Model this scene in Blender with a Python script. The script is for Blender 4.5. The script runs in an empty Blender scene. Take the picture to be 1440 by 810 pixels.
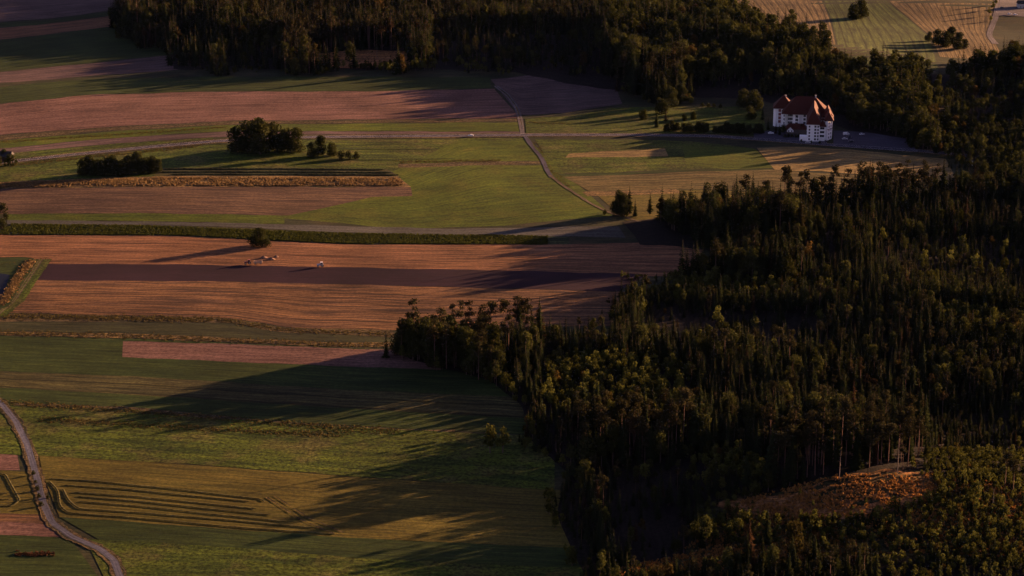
import bpy, bmesh, math, random
import numpy as np
from math import radians as R, sin, cos, pi

# ------------------------------------------------------------------ camera, sky, sun, exposure
SUN_EL, SUN_AZ = 9.0, 62.0          # degrees above horizon, degrees clockwise from +Y
SUN_S, SKY_S, EXPO = 5.0, 0.05, 2.35
SUN_COL = (1.0, 0.54, 0.27)
HAZE = 1.3e-6
H, F, PITCH = 385.0, 3000.0, math.atan(927/3000)
scn = bpy.context.scene
col = scn.collection
cam_d = bpy.data.cameras.new('camera'); cam = bpy.data.objects.new('camera', cam_d); col.objects.link(cam)
cam.location = (0, 0, H); cam.rotation_euler = (pi/2-PITCH, 0, 0)
cam_d.sensor_width = 36; cam_d.lens = 36*F/1440; cam_d.clip_start = 5; cam_d.clip_end = 80000
scn.camera = cam
w = bpy.data.worlds.new('World'); scn.world = w; w.use_nodes = True
sky = w.node_tree.nodes.new('ShaderNodeTexSky'); sky.sky_type = 'NISHITA'; sky.sun_disc = False
sky.sun_elevation = R(SUN_EL); sky.sun_rotation = R(SUN_AZ)
bg = w.node_tree.nodes['Background']; bg.inputs['Strength'].default_value = SKY_S
tint = w.node_tree.nodes.new('ShaderNodeMix'); tint.data_type = 'RGBA'; tint.blend_type = 'MULTIPLY'; tint.inputs[0].default_value = 1
tint.inputs[7].default_value = (.64, .44, .60, 1)
w.node_tree.links.new(sky.outputs[0], tint.inputs[6]); w.node_tree.links.new(tint.outputs[2], bg.inputs['Color'])
sd = bpy.data.lights.new('sun', 'SUN'); sun = bpy.data.objects.new('sun', sd); col.objects.link(sun)
sd.energy = SUN_S; sd.angle = R(0.5); sd.color = SUN_COL
e, a = R(SUN_EL), R(SUN_AZ)
from mathutils import Vector
sv = Vector((sin(a)*cos(e), cos(a)*cos(e), sin(e)))
sun.rotation_euler = sv.to_track_quat('Z', 'Y').to_euler(); sun.location = (600, 1600, 600)
scn.view_settings.view_transform = 'Standard'; scn.view_settings.look = 'None'
scn.view_settings.exposure = EXPO; scn.view_settings.gamma = 1
scn.cycles.max_bounces = 5; scn.cycles.diffuse_bounces = 2; scn.cycles.transmission_bounces = 3; scn.cycles.transparent_max_bounces = 4

rng = np.random.default_rng(7); random.seed(7)

# ------------------------------------------------------------------ terrain and pixel -> ground
def smooth(t): t = np.clip(t, 0, 1); return t*t*(3-2*t)
HILLS = []      # (x, y, rx, ry, rot, height)
def terrain(x, y):
    x = np.asarray(x, float); y = np.asarray(y, float)
    z = 1.1*np.sin(x/115+1.0)*np.sin(y/150+.4) + .7*np.sin(x/47+y/90) * np.sin(y/61) + .25*np.sin(x/23+.7)*np.sin(y/31-x/60)
    fade = np.exp(-((x/1500)**2 + ((y-1500)/2200)**2)**2)
    z = z*fade
    for hx, hy, rx, ry, rot, h in HILLS:
        c, s = cos(rot), sin(rot)
        u = ((x-hx)*c+(y-hy)*s)/rx; v = (-(x-hx)*s+(y-hy)*c)/ry
        z = z + h*np.exp(-(u*u+v*v))
    return z
def G(px, py):
    """ground point seen at photo pixel (1440x810 frame)"""
    px = np.asarray(px, float); py = np.asarray(py, float)
    X = (px-720)/F; V = (405-py)/F
    dy = cos(PITCH)+V*sin(PITCH); dz = -sin(PITCH)+V*cos(PITCH)
    z = np.zeros(np.broadcast(px, py).shape)
    for _ in range(24):
        t = (z-H)/dz
        z = .35*z+.65*terrain(X*t, dy*t)
    t = (z-H)/dz
    return X*t, dy*t, terrain(X*t, dy*t)
def P(x, y, z=None):
    """project world -> photo pixel"""
    if z is None: z = terrain(x, y)
    f = y*cos(PITCH)-(z-H)*sin(PITCH); u = y*sin(PITCH)+(z-H)*cos(PITCH)
    return 720+F*x/f, 405-F*u/f
def _hill(px, py, rx, ry, rot, h):
    x, y, z = G(px, py); HILLS.append((float(x), float(y), rx, ry, rot, h))
_hill(1215, 700, 75, 60, R(10), 16)  # mound shaped to lift the clearing into the low sun
_hill(1330, 455, 110, 55, R(-35), 9)
_hill(900, 540, 70, 40, R(0), 5)
_hill(980, 70, 260, 120, R(0), 16)
_hill(1280, 15, 160, 90, R(0), 10)
_hill(1305, 165, 70, 50, R(0), 4)
_hill(1190, 90, 80, 60, R(0), 8)  # rise added to throw shade on the slope left of the hotel
_hill(1130, 350, 60, 50, R(0), 8)

# ------------------------------------------------------------------ materials
K = np.array((1.25, .80, .62))*1.38        # light on lit level ground, so a colour seen lit gives the base colour
def lin(c): c = np.array(c, float)/255; return np.where(c <= .04045, c/12.92, ((c+.055)/1.055)**2.4)
def alb(r, g, b, k=1.0): v = lin((r, g, b))/K*k; return tuple(float(min(.9, q)) for q in v)
MATS = {}
LEAFK = {'spruce_needles': .72, 'broad_leaves': .78, 'young_leaves': .72, 'pine_needles': .75, 'bush_leaves': .6, 'crop_leaves': .85}
def nt(name):
    m = bpy.data.materials.new(name); m.use_nodes = True
    n = m.node_tree; b = n.nodes['Principled BSDF']; b.inputs['Roughness'].default_value = .95
    b.inputs['Specular IOR Level'].default_value = .08
    MATS[name] = m
    return m, n, b
def node(n, t, **kw):
    q = n.nodes.new(t)
    for k_, v in kw.items():
        if k_ in q.inputs: q.inputs[k_].default_value = v
        else: setattr(q, k_, v)
    return q
def noise(n, vec, scale, detail=3, rough=.6):
    q = node(n, 'ShaderNodeTexNoise'); q.inputs['Scale'].default_value = scale
    q.inputs['Detail'].default_value = detail; q.inputs['Roughness'].default_value = rough
    n.links.new(vec, q.inputs['Vector']); return q.outputs['Fac']
def mapr(n, src, a0, a1, b0, b1):
    q = node(n, 'ShaderNodeMapRange'); n.links.new(src, q.inputs[0])
    for i, v in enumerate((a0, a1, b0, b1)): q.inputs[1+i].default_value = v
    return q.outputs[0]
def mixc(n, f, c1, c2, blend='MIX'):
    q = node(n, 'ShaderNodeMix'); q.data_type = 'RGBA'; q.blend_type = blend
    for s, v in ((0, f), (6, c1), (7, c2)):
        if hasattr(v, 'links'): n.links.new(v, q.inputs[s])
        elif s == 0: q.inputs[0].default_value = v
        else: q.inputs[s].default_value = (*v, 1)
    return q.outputs[2]
def mul(c, k): return tuple(min(.9, q*k) for q in c)

def field(name, c1, c2=None, row=2.2, streak=.5, speck=.25, bump=.5, lines=0.0, clump=0.0, third=None, rowh=.25, ls=.42):
    """cultivated ground: u along the rows, v across them, both in metres (uv map)"""
    m, n, b = nt(name)
    c2 = c2 or mul(c1, .6)
    uv = node(n, 'ShaderNodeUVMap'); ob = node(n, 'ShaderNodeTexCoord')
    mp = node(n, 'ShaderNodeMapping'); mp.inputs['Scale'].default_value = (1/70, 1/(row*1.3), 1); n.links.new(uv.outputs[0], mp.inputs[0])
    mp2 = node(n, 'ShaderNodeMapping'); mp2.inputs['Scale'].default_value = (1/26, 1/(row*.55), 1); n.links.new(uv.outputs[0], mp2.inputs[0])
    s1 = noise(n, mp.outputs[0], 1.0, 4, .65); s2 = noise(n, mp2.outputs[0], 1.0, 3, .6)
    big = noise(n, ob.outputs['Object'], .018, 3, .55)
    fine = noise(n, ob.outputs['Object'], .55, 4, .7)
    fac = mapr(n, s1, .4, .6, 0, 1)
    c = mixc(n, fac, c2, c1)
    k = mapr(n, s2, .38, .62, 1-streak*.5, 1+streak*.42)
    kk = node(n, 'ShaderNodeMath', operation='MULTIPLY'); n.links.new(k, kk.inputs[0])
    n.links.new(mapr(n, fine, .36, .64, 1-speck, 1+speck), kk.inputs[1])
    k2 = node(n, 'ShaderNodeMath', operation='MULTIPLY'); n.links.new(kk.outputs[0], k2.inputs[0])
    n.links.new(mapr(n, big, .34, .66, .76, 1.24), k2.inputs[1])
    last = k2.outputs[0]
    if third:
        sp = noise(n, ob.outputs['Object'], .035, 5, .65)
        c = mixc(n, mapr(n, sp, .5, .66, 0, .75), c, third)
    if lines:
        sx = node(n, 'ShaderNodeSeparateXYZ'); n.links.new(uv.outputs[0], sx.inputs[0])
        mm = node(n, 'ShaderNodeMath', operation='PINGPONG'); mm.inputs[1].default_value = lines/2
        wob = node(n, 'ShaderNodeMath', operation='MULTIPLY_ADD'); n.links.new(big, wob.inputs[0]); wob.inputs[1].default_value = 3; n.links.new(sx.outputs[1], wob.inputs[2])
        n.links.new(wob.outputs[0], mm.inputs[0])
        ln = mapr(n, mm.outputs[0], min(lines*.02, .3), min(lines*.2, 1.6), ls, 1)
        k3 = node(n, 'ShaderNodeMath', operation='MULTIPLY'); n.links.new(last, k3.inputs[0]); n.links.new(ln, k3.inputs[1]); last = k3.outputs[0]
    cv = node(n, 'ShaderNodeVectorMath', operation='SCALE'); n.links.new(c, cv.inputs[0]); n.links.new(last, cv.inputs['Scale'])
    n.links.new(cv.outputs[0], b.inputs['Base Color'])
    # relief of clods, tufts and furrows
    f2 = noise(n, ob.outputs['Object'], .9 if not clump else 1/clump, 5, .75)
    hsum = node(n, 'ShaderNodeMath', operation='MULTIPLY_ADD'); n.links.new(s2, hsum.inputs[0]); hsum.inputs[1].default_value = .9; n.links.new(f2, hsum.inputs[2])
    bp = node(n, 'ShaderNodeBump'); bp.inputs['Strength'].default_value = bump; bp.inputs['Distance'].default_value = rowh
    n.links.new(hsum.outputs[0], bp.inputs['Height']); n.links.new(bp.outputs[0], b.inputs['Normal'])
    return m
def plain(name, c, rough=.8, spec=.2, var=.15, scale=1.0, metal=0):
    m, n, b = nt(name)
    ob = node(n, 'ShaderNodeTexCoord'); f = noise(n, ob.outputs['Object'], scale, 4, .6)
    cc = mixc(n, mapr(n, f, .3, .7, 0, 1), mul(c, 1-var), mul(c, 1+var))
    n.links.new(cc, b.inputs['Base Color']); b.inputs['Roughness'].default_value = rough
    b.inputs['Specular IOR Level'].default_value = spec; b.inputs['Metallic'].default_value = metal
    return m
def leaf(name, c1, c2, c3=None, trans=.3, rnd=.6):
    if name in LEAFK: c1, c2 = mul(c1, LEAFK[name]), mul(c2, LEAFK[name]); c3 = c3 and mul(c3, LEAFK[name])
    m = bpy.data.materials.new(name); m.use_nodes = True; n = m.node_tree; n.nodes.clear(); MATS[name] = m
    out = node(n, 'ShaderNodeOutputMaterial'); oi = node(n, 'ShaderNodeObjectInfo'); ge = node(n, 'ShaderNodeTexCoord')
    f = noise(n, ge.outputs['Object'], .8, 3, .6)
    c = mixc(n, mapr(n, f, .3, .7, 0, 1), c1, c2)
    if c3:
        gt = mapr(n, oi.outputs['Random'], .95, 1.0, 0, .8); c = mixc(n, gt, c, c3)
    k = mapr(n, oi.outputs['Random'], 0, 1, 1-rnd*.5, 1+rnd*.5)
    pr = node(n, 'ShaderNodeMath', operation='MULTIPLY'); pr.inputs[1].default_value = 7.31; n.links.new(oi.outputs['Random'], pr.inputs[0])
    fr = node(n, 'ShaderNodeMath', operation='FRACT'); n.links.new(pr.outputs[0], fr.inputs[0])
    kk = mapr(n, fr.outputs[0], 0, 1, 1-rnd*.5, 1+rnd*.5)
    cv = node(n, 'ShaderNodeVectorMath', operation='SCALE'); n.links.new(c, cv.inputs[0]); n.links.new(kk, cv.inputs['Scale'])
    d = node(n, 'ShaderNodeBsdfDiffuse'); t = node(n, 'ShaderNodeBsdfTranslucent'); mx = node(n, 'ShaderNodeMixShader')
    mx.inputs[0].default_value = trans
    n.links.new(cv.outputs[0], d.inputs[0]); n.links.new(cv.outputs[0], t.inputs[0])
    n.links.new(d.outputs[0], mx.inputs[1]); n.links.new(t.outputs[0], mx.inputs[2]); n.links.new(mx.outputs[0], out.inputs[0])
    return m

# ------------------------------------------------------------------ object helpers
def mesh_obj(name, verts, faces, mats, parent=None, uv=None, midx=None, smooth_=False, link=True):
    me = bpy.data.meshes.new(name)
    verts = np.asarray(verts, np.float32); 
    if isinstance(faces, np.ndarray):
        nf, k = faces.shape
        me.vertices.add(len(verts)); me.vertices.foreach_set('co', verts.ravel())
        me.loops.add(nf*k); me.loops.foreach_set('vertex_index', faces.ravel().astype(np.int32))
        me.polygons.add(nf); me.polygons.foreach_set('loop_start', np.arange(0, nf*k, k, dtype=np.int32))
        me.update(calc_edges=True)
    else:
        me.from_pydata([tuple(map(float, v)) for v in verts], [], faces); me.update()
    for m in (mats if isinstance(mats, (list, tuple)) else [mats]): me.materials.append(m)
    if midx is not None: me.polygons.foreach_set('material_index', np.asarray(midx, np.int32))
    if smooth_: me.polygons.foreach_set('use_smooth', np.ones(len(me.polygons), bool))
    if uv is not None:
        lay = me.uv_layers.new(name='UVMap'); idx = np.zeros(len(me.loops), np.int32); me.loops.foreach_get('vertex_index', idx)
        lay.data.foreach_set('uv', np.asarray(uv, np.float32)[idx].ravel())
    o = bpy.data.objects.new(name, me)
    if link: col.objects.link(o)
    if parent: o.parent = parent
    return o
def tag(o, label=None, cat=None, group=None, kind=None):
    if label: o['label'] = label
    if cat: o['category'] = cat
    if group: o['group'] = group
    if kind: o['kind'] = kind
    return o
def empty(name, loc, rz=0, s=1, label=None, cat=None, group=None):
    o = bpy.data.objects.new(name, None); col.objects.link(o); o.location = loc; o.rotation_euler = (0, 0, rz); o.scale = (s, s, s)
    o.empty_display_size = .5
    return tag(o, label, cat, group)
class MB:
    """collects boxes, prisms and tubes into one mesh"""
    def __init__(s): s.v = []; s.f = []; s.m = []
    def add(s, vs, fs, mi=0):
        k = len(s.v); s.v += [tuple(v) for v in vs]; s.f += [[i+k for i in f] for f in fs]; s.m += [mi]*len(fs); return s
    def box(s, x0, x1, y0, y1, z0, z1, mi=0, tx=0, ty=0):
        vs = [(x0, y0, z0), (x1, y0, z0), (x1, y1, z0), (x0, y1, z0), (x0+tx, y0+ty, z1), (x1-tx, y0+ty, z1), (x1-tx, y1-ty, z1), (x0+tx, y1-ty, z1)]
        return s.add(vs, [[0, 3, 2, 1], [4, 5, 6, 7], [0, 1, 5, 4], [1, 2, 6, 5], [2, 3, 7, 6], [3, 0, 4, 7]], mi)
    def prism(s, pts, z0, z1, mi=0):
        n_ = len(pts); vs = [(x, y, z0) for x, y in pts]+[(x, y, z1) for x, y in pts]
        return s.add(vs, [list(range(n_))[::-1], list(range(n_, 2*n_))]+[[i, (i+1) % n_, n_+(i+1) % n_, n_+i] for i in range(n_)], mi)
    def profile(s, pts, y0, y1, mi=0):     # xz outline extruded along y
        n_ = len(pts); vs = [(x, y0, z) for x, z in pts]+[(x, y1, z) for x, z in pts]
        return s.add(vs, [list(range(n_)), list(range(n_, 2*n_))[::-1]]+[[i, n_+i, n_+(i+1) % n_, (i+1) % n_] for i in range(n_)], mi)
    def cyl(s, c, r, wd, axis='y', n_=14, mi=0):
        vs = []
        for sgn in (-.5, .5):
            for i in range(n_):
                t = 2*pi*i/n_; p, q = r*cos(t), r*sin(t)
                vs.append({'y': (c[0]+p, c[1]+sgn*wd, c[2]+q), 'x': (c[0]+sgn*wd, c[1]+p, c[2]+q), 'z': (c[0]+p, c[1]+q, c[2]+sgn*wd)}[axis])
        return s.add(vs, [list(range(n_))[::-1], list(range(n_, 2*n_))]+[[i, (i+1) % n_, n_+(i+1) % n_, n_+i] for i in range(n_)], mi)
    def hip(s, x0, x1, y0, y1, z, rise, along='y', hl=None, over=.7, mi=0, th=.25):
        x0 -= over; x1 += over; y0 -= over; y1 += over
        xm, ym = (x0+x1)/2, (y0+y1)/2
        if along == 'y': hh = (x1-x0)/2 if hl is None else hl; r1, r2 = (xm, y0+hh, z+rise), (xm, y1-hh, z+rise)
        else: hh = (y1-y0)/2 if hl is None else hl; r1, r2 = (x0+hh, ym, z+rise), (x1-hh, ym, z+rise)
        vs = [(x0, y0, z), (x1, y0, z), (x1, y1, z), (x0, y1, z), r1, r2, (x0, y0, z-th), (x1, y0, z-th), (x1, y1, z-th), (x0, y1, z-th)]
        if along == 'y': fs = [[0, 1, 4], [1, 2, 5, 4], [2, 3, 5], [3, 0, 4, 5]]
        else: fs = [[0, 1, 5, 4], [1, 2, 5], [2, 3, 4, 5], [3, 0, 4]]
        return s.add(vs, fs+[[6, 7, 1, 0], [7, 8, 2, 1], [8, 9, 3, 2], [9, 6, 0, 3], [9, 8, 7, 6]], mi)
    def build(s, name, mats, parent=None):
        o = mesh_obj(name, s.v, s.f, mats, parent, midx=s.m); return o

def interp(pts, n_):
    p = np.array(pts, float); d = np.r_[0, np.cumsum(np.hypot(*np.diff(p, axis=0).T))]; t = np.linspace(0, d[-1], n_)
    # smooth corner rounding by catmull-like resample
    x = np.interp(t, d, p[:, 0]); y = np.interp(t, d, p[:, 1])
    if len(pts) > 2 and n_ > 12:
        k = max(1, n_//(len(pts)*5)); ker = np.hanning(2*k+3)[1:-1]; ker /= ker.sum(); pad = len(ker)//2
        x = np.convolve(np.r_[2*x[0]-x[pad:0:-1], x, 2*x[-1]-x[-2:-pad-2:-1]], ker, 'valid')
        y = np.convolve(np.r_[2*y[0]-y[pad:0:-1], y, 2*y[-1]-y[-2:-pad-2:-1]], ker, 'valid')
    return x, y
LEVEL = [0.05]
def strip(name, top, bot, mat, level=None, jit=.35):
    """a strip of farmland between two lines of the photo, laid on the terrain at its real place"""
    wpx = max(sum(math.dist(q_[i], q_[i+1]) for i in range(len(q_)-1)) for q_ in (top, bot, [(0, 0), (40, 0)]))
    nc = int(wpx/7)+3
    tx, ty = interp(top, nc); bx_, by = interp(bot, nc)
    q = np.linspace(0, 1, nc)*wpx
    s1, s2 = rng.uniform(0, 99, 2)
    if jit:
        ty = ty+jit*(np.sin(q/19+s1)+.6*np.sin(q/7.3+s2)); by = by+jit*(np.sin(q/23+s2)+.6*np.sin(q/8.1+s1))
    X0, Y0, _ = G(tx, ty); X1, Y1, _ = G(bx_, by)
    dep = float(np.mean(np.hypot(X0-X1, Y0-Y1))); nr = max(2, int(dep/6)+2)
    t = np.linspace(0, 1, nr)[:, None]
    X = X0*(1-t)+X1*t; Y = Y0*(1-t)+Y1*t
    LEVEL[0] += .007
    lv = LEVEL[0] if level is None else level
    Z = terrain(X, Y)+lv
    U = np.broadcast_to(np.r_[0, np.cumsum(np.hypot(np.diff(X[nr//2]), np.diff(Y[nr//2])))], X.shape)
    V = np.broadcast_to(t*dep, X.shape)
    i = np.arange(nr-1)[:, None]*nc+np.arange(nc-1)[None, :]; i = i.ravel()
    fc = np.stack([i+nc, i+nc+1, i+1, i], 1)
    o = mesh_obj(name, np.stack([X.ravel(), Y.ravel(), Z.ravel()], 1), fc, mat, uv=np.stack([U.ravel(), V.ravel()], 1), smooth_=True)
    tag(o, kind='structure'); return o
def path(name, pts, width, mat, lv=None, jit=0, world=False, crown=0.0, n_=None):
    n_ = n_ or max(12, int(sum(math.dist(pts[i], pts[i+1]) for i in range(len(pts)-1))/4))
    x, y = interp(pts, n_); X, Y, _ = G(x, y)
    dx, dy = np.gradient(X), np.gradient(Y); L = np.hypot(dx, dy); nx, ny = -dy/L, dx/L
    LEVEL[0] += .007; lv = LEVEL[0] if lv is None else lv
    js = jit*rng.uniform(-1, 1, n_)
    cs = np.array([-.5, -.25, 0, .25, .5])*width
    XX = X+nx*(cs[:, None]+np.sign(cs[:, None])*js); YY = Y+ny*(cs[:, None]+np.sign(cs[:, None])*js)
    ZZ = terrain(XX, YY)+lv+crown*(1-(cs[:, None]/(width/2))**2)
    i = (np.arange(4)[:, None]*n_+np.arange(n_-1)[None, :]).ravel()
    fc = np.stack([i, i+1, i+n_+1, i+n_], 1)
    U = np.broadcast_to(np.cumsum(L), XX.shape); V = np.broadcast_to(cs[:, None], XX.shape)
    return mesh_obj(name, np.stack([XX.ravel(), YY.ravel(), ZZ.ravel()], 1), fc, mat, uv=np.stack([U.ravel(), V.ravel()], 1), smooth_=True)
def inpoly(px, py, poly):
    px = np.asarray(px); py = np.asarray(py); r = np.zeros(px.shape, bool); j = len(poly)-1
    for i in range(len(poly)):
        xi, yi = poly[i]; xj, yj = poly[j]
        c = ((yi > py) != (yj > py)) & (px < (xj-xi)*(py-yi)/((yj-yi) or 1e-9)+xi); r ^= c; j = i
    return r
def tufts(name, X, Y, h, wd, mat, label, cat, nq=3, lean=.35):
    """low clumps of stalks standing on the ground: one countless mass"""
    n_ = len(X); Z = terrain(X, Y)
    V = []
    for q in range(nq):
        a_ = rng.uniform(0, pi, n_); ca, sa = np.cos(a_), np.sin(a_)
        ww = wd*rng.uniform(.5, 1.2, n_)*.5; hh = h*rng.uniform(.55, 1.25, n_)
        ox, oy = rng.normal(0, wd*.35, (2, n_)); lx, ly = rng.normal(0, lean, (2, n_))*hh
        cx, cy = X+ox, Y+oy
        V.append(np.stack([np.stack([cx-ca*ww, cy-sa*ww, Z], 1), np.stack([cx+ca*ww, cy+sa*ww, Z], 1),
                 np.stack([cx+ca*ww*.8+lx, cy+sa*ww*.8+ly, Z+hh*rng.uniform(.7, 1, n_)], 1), np.stack([cx-ca*ww*.6+lx, cy-sa*ww*.6+ly, Z+hh], 1)], 1))
    V = np.concatenate(V).reshape(-1, 3); fc = np.arange(len(V)).reshape(-1, 4)
    o = mesh_obj(name, V, fc, mat); tag(o, label, cat, kind='stuff'); return o

# ------------------------------------------------------------------ ground sheet
grass_base = field('grass_base', alb(66, 56, 30), alb(46, 40, 24), row=3, third=alb(84, 62, 36), bump=.5, clump=1.5)
def axis(lo, hi, f0, f1, st):
    a_ = list(np.arange(f0, f1+.1, st)); d = st; p = f0; L = []
    while p > lo: d *= 1.35; p -= d; L.append(p)
    d = st; p = a_[-1]; Rr = []
    while p < hi: d *= 1.35; p += d; Rr.append(p)
    return np.array(L[::-1]+a_+Rr)
ax, ay = axis(-30000, 30000, -720, 820, 4.5), axis(-12000, 45000, 760, 2420, 4.5)
XX, YY = np.meshgrid(ax, ay); i = (np.arange(len(ay)-1)[:, None]*len(ax)+np.arange(len(ax)-1)).ravel()
far = np.hypot(XX, YY-1500)
ZZ = terrain(XX, YY) + np.where(YY < 700, 0, 0) + 60*smooth((YY-3000)/8000)*(1+np.sin(XX/2300))
mesh_obj('ground', np.stack([XX.ravel(), YY.ravel(), ZZ.ravel()], 1), np.stack([i, i+1, i+len(ax)+1, i+len(ax)], 1), grass_base,
         uv=np.stack([XX.ravel(), YY.ravel()], 1), smooth_=True)['kind'] = 'structure'

# ------------------------------------------------------------------ fields
f_rose = field('rose_soil', alb(136, 84, 66), alb(104, 62, 48), row=3, streak=.3, speck=.35)
f_rose2 = field('rose_soil_light', alb(118, 78, 66), alb(88, 60, 52), row=3, streak=.5)
f_orange = field('stubble_orange', alb(162, 95, 58), alb(104, 60, 38), row=1.8, streak=.7, speck=.25, lines=19, ls=.7)
f_orange2 = field('stubble_ochre', alb(144, 87, 50), alb(78, 48, 34), row=2.2, streak=.9, speck=.3, lines=16, ls=.65)
f_brown = field('stubble_brown', alb(118, 76, 50), alb(76, 48, 36), row=2.2, streak=.7, speck=.3)
f_plough = field('ploughed_soil', alb(54, 26, 31), alb(46, 22, 27), row=1.4, streak=.25, speck=.12, bump=.3)
f_green = field('meadow_green', alb(90, 84, 18), alb(70, 70, 16), row=4, streak=.4, speck=.35, third=alb(98, 82, 22), clump=1.2)
f_green2 = field('meadow_deep', alb(64, 63, 22), alb(46, 49, 18), row=3, streak=.6, speck=.25)
f_green3 = field('meadow_rough', alb(88, 82, 20), alb(54, 56, 14), row=5, streak=.35, speck=.7, bump=.9, clump=1.6, third=alb(100, 76, 36))
f_dull = field('grass_dull', alb(74, 62, 32), alb(52, 44, 25), row=2, streak=.8, speck=.25)
f_olive = field('mown_olive', alb(114, 84, 30), alb(86, 66, 22), row=3, streak=.5, speck=.3)
f_tan = field('stubble_tan', alb(165, 116, 62), alb(116, 82, 48), row=3, streak=.5, speck=.3)
f_gold = field('verge_gold', alb(150, 100, 54), alb(80, 58, 34), row=1.5, streak=.6, speck=.7, bump=1, clump=1)
f_verge = field('verge_mixed', alb(112, 76, 44), alb(56, 46, 28), row=1.2, streak=.6, speck=.8, bump=1, clump=1)
f_grey = field('track_gravel', alb(96, 78, 64), alb(74, 60, 50), row=1.5, streak=.3, speck=.3)
f_row = field('crop_rows', alb(66, 62, 30), alb(40, 40, 22), row=2.6, streak=1.0, speck=.5, lines=5.5, bump=.8, clump=1.2)
f_stripe = field('mown_stripes', alb(90, 70, 34), alb(62, 50, 26), row=2.4, streak=.9, speck=.3, lines=14)
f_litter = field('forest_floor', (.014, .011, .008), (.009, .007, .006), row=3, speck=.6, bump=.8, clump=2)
f_heath = field('clearing_floor', alb(190, 108, 56), alb(110, 66, 36), row=3, speck=.7, bump=1.0, clump=1.8, third=alb(90, 66, 30))
f_clear = field('sapling_ground', alb(74, 58, 28), alb(50, 42, 22), row=3, speck=.7, bump=1.0, clump=1.8, third=alb(110, 68, 34))
f_stub2 = field('stubble_olive', alb(122, 88, 46), alb(84, 64, 32), row=2.5, streak=.9, speck=.3, lines=8, ls=.7)
f_rowsb = field('stubble_lines', alb(138, 96, 56), alb(106, 74, 44), row=3, streak=.7, speck=.3, lines=7.5)
f_rowsg = field('crop_lines', alb(92, 84, 34), alb(64, 60, 26), row=3, streak=.5, speck=.4, lines=9)

# far top left
strip('field_far_brown', [(-60, -26), (240, -30)], [(-60, 34), (60, 27), (240, 4)], f_rose2)
strip('meadow_far', [(-60, 36), (60, 29), (240, 6)], [(-60, 42), (60, 34), (240, 10)], f_green2)
strip('field_far_lit', [(-60, 43), (60, 35), (240, 11)], [(-60, 62), (70, 48), (240, 26)], f_orange)
strip('meadow_far', [(-60, 63), (70, 49), (240, 27)], [(-60, 106), (90, 92), (250, 76)], f_green2)
strip('field_far_brown', [(-60, 107), (90, 93), (250, 77)], [(-60, 122), (90, 110), (250, 98)], f_rose2)
strip('meadow_long', [(-60, 128), (120, 111), (300, 108), (500, 108), (690, 109)], [(-60, 152), (120, 133), (300, 128), (500, 128), (690, 124)], f_green2)
strip('field_rose', [(-60, 153), (120, 134), (300, 129), (500, 129), (695, 125)], [(-60, 194), (160, 178), (320, 170), (520, 168), (732, 166)], f_rose)
strip('field_rose', [(690, 112), (760, 104), (820, 100), (862, 110)], [(700, 124), (730, 162), (800, 158), (875, 146)], f_rose2)
strip('verge_gold', [(-60, 195), (160, 179), (320, 171), (730, 167)], [(-60, 202), (160, 184), (320, 175), (730, 171)], f_verge)
strip('meadow_strip', [(-60, 203), (160, 185), (320, 176), (732, 172)], [(-60, 214), (160, 194), (320, 184), (735, 185)], f_green)
strip('field_strip_brown', [(-60, 214.5), (160, 194.5), (320, 185), (520, 185), (738, 185.5)], [(-60, 222), (160, 202), (300, 193), (430, 189), (738, 189)], f_rose2)
strip('meadow_roadside', [(-60, 222), (160, 202.5), (300, 193.5)], [(-60, 236), (100, 218), (300, 198)], f_green3)
# right of the track, north of road
strip('meadow_gold', [(738, 167), (800, 163), (860, 152), (960, 150), (1070, 150)], [(740, 187), (860, 188), (1000, 188), (1080, 192)], f_green3)
# south of road
LEVEL[0] = .051
strip('meadow_south', [(-60, 238), (100, 221), (300, 203), (430, 197), (735, 194)], [(-60, 258), (200, 250), (400, 250), (560, 262), (780, 262)], f_green3)
strip('meadow_bright', [(400, 262), (560, 240), (640, 198), (745, 198)], [(395, 306), (560, 322), (700, 318), (862, 303)], f_green)
strip('meadow_strip', [(560, 231), (660, 227), (762, 226)], [(560, 236), (660, 233), (765, 232)], f_verge)
strip('windrow_field', [(225, 236), (400, 236), (545, 238)], [(215, 249), (400, 249), (565, 250)], f_stripe)
strip('verge_gold', [(-60, 259), (100, 252), (240, 247), (560, 248)], [(-60, 266), (100, 264), (240, 263), (578, 263)], f_gold)
strip('field_mid_brown', [(-60, 266), (240, 263), (578, 263)], [(-60, 302), (200, 300), (395, 303), (410, 279), (580, 276)][:3]+[(405, 303)], f_brown)
strip('field_mid_brown', [(400, 264), (578, 264)], [(402, 278), (580, 276)], f_brown)
strip('meadow_strip', [(10, 301), (200, 300), (400, 303)], [(10, 310), (200, 311), (400, 315)], f_green)
strip('gravel_strip', [(10, 309.5), (300, 313), (480, 318), (640, 322), (870, 318)], [(10, 315), (300, 318), (480, 327), (640, 331), (880, 334)], f_grey)
LEVEL[0] = .055
strip('crop_strip', [(15, 315), (200, 317), (480, 328), (800, 331)], [(-10, 330), (250, 331), (480, 343), (800, 343)], f_row)
strip('field_upper', [(-60, 330), (250, 332), (480, 344), (800, 344), (1000, 338)], [(-60, 374), (250, 373), (480, 377), (740, 382), (960, 390)], f_orange)
strip('field_ploughed', [(62, 371), (250, 372), (480, 376), (740, 381), (910, 386)], [(48, 394), (300, 396), (480, 400), (870, 410)], f_plough)
strip('field_lower', [(44, 394), (300, 396), (480, 400), (890, 411)], [(12, 440), (320, 447), (410, 461), (545, 464), (860, 458)], f_orange2)
strip('verge_gold', [(-60, 440), (320, 447), (400, 462), (550, 464)], [(-60, 452), (330, 454), (385, 467), (560, 474)], f_verge)
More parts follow.
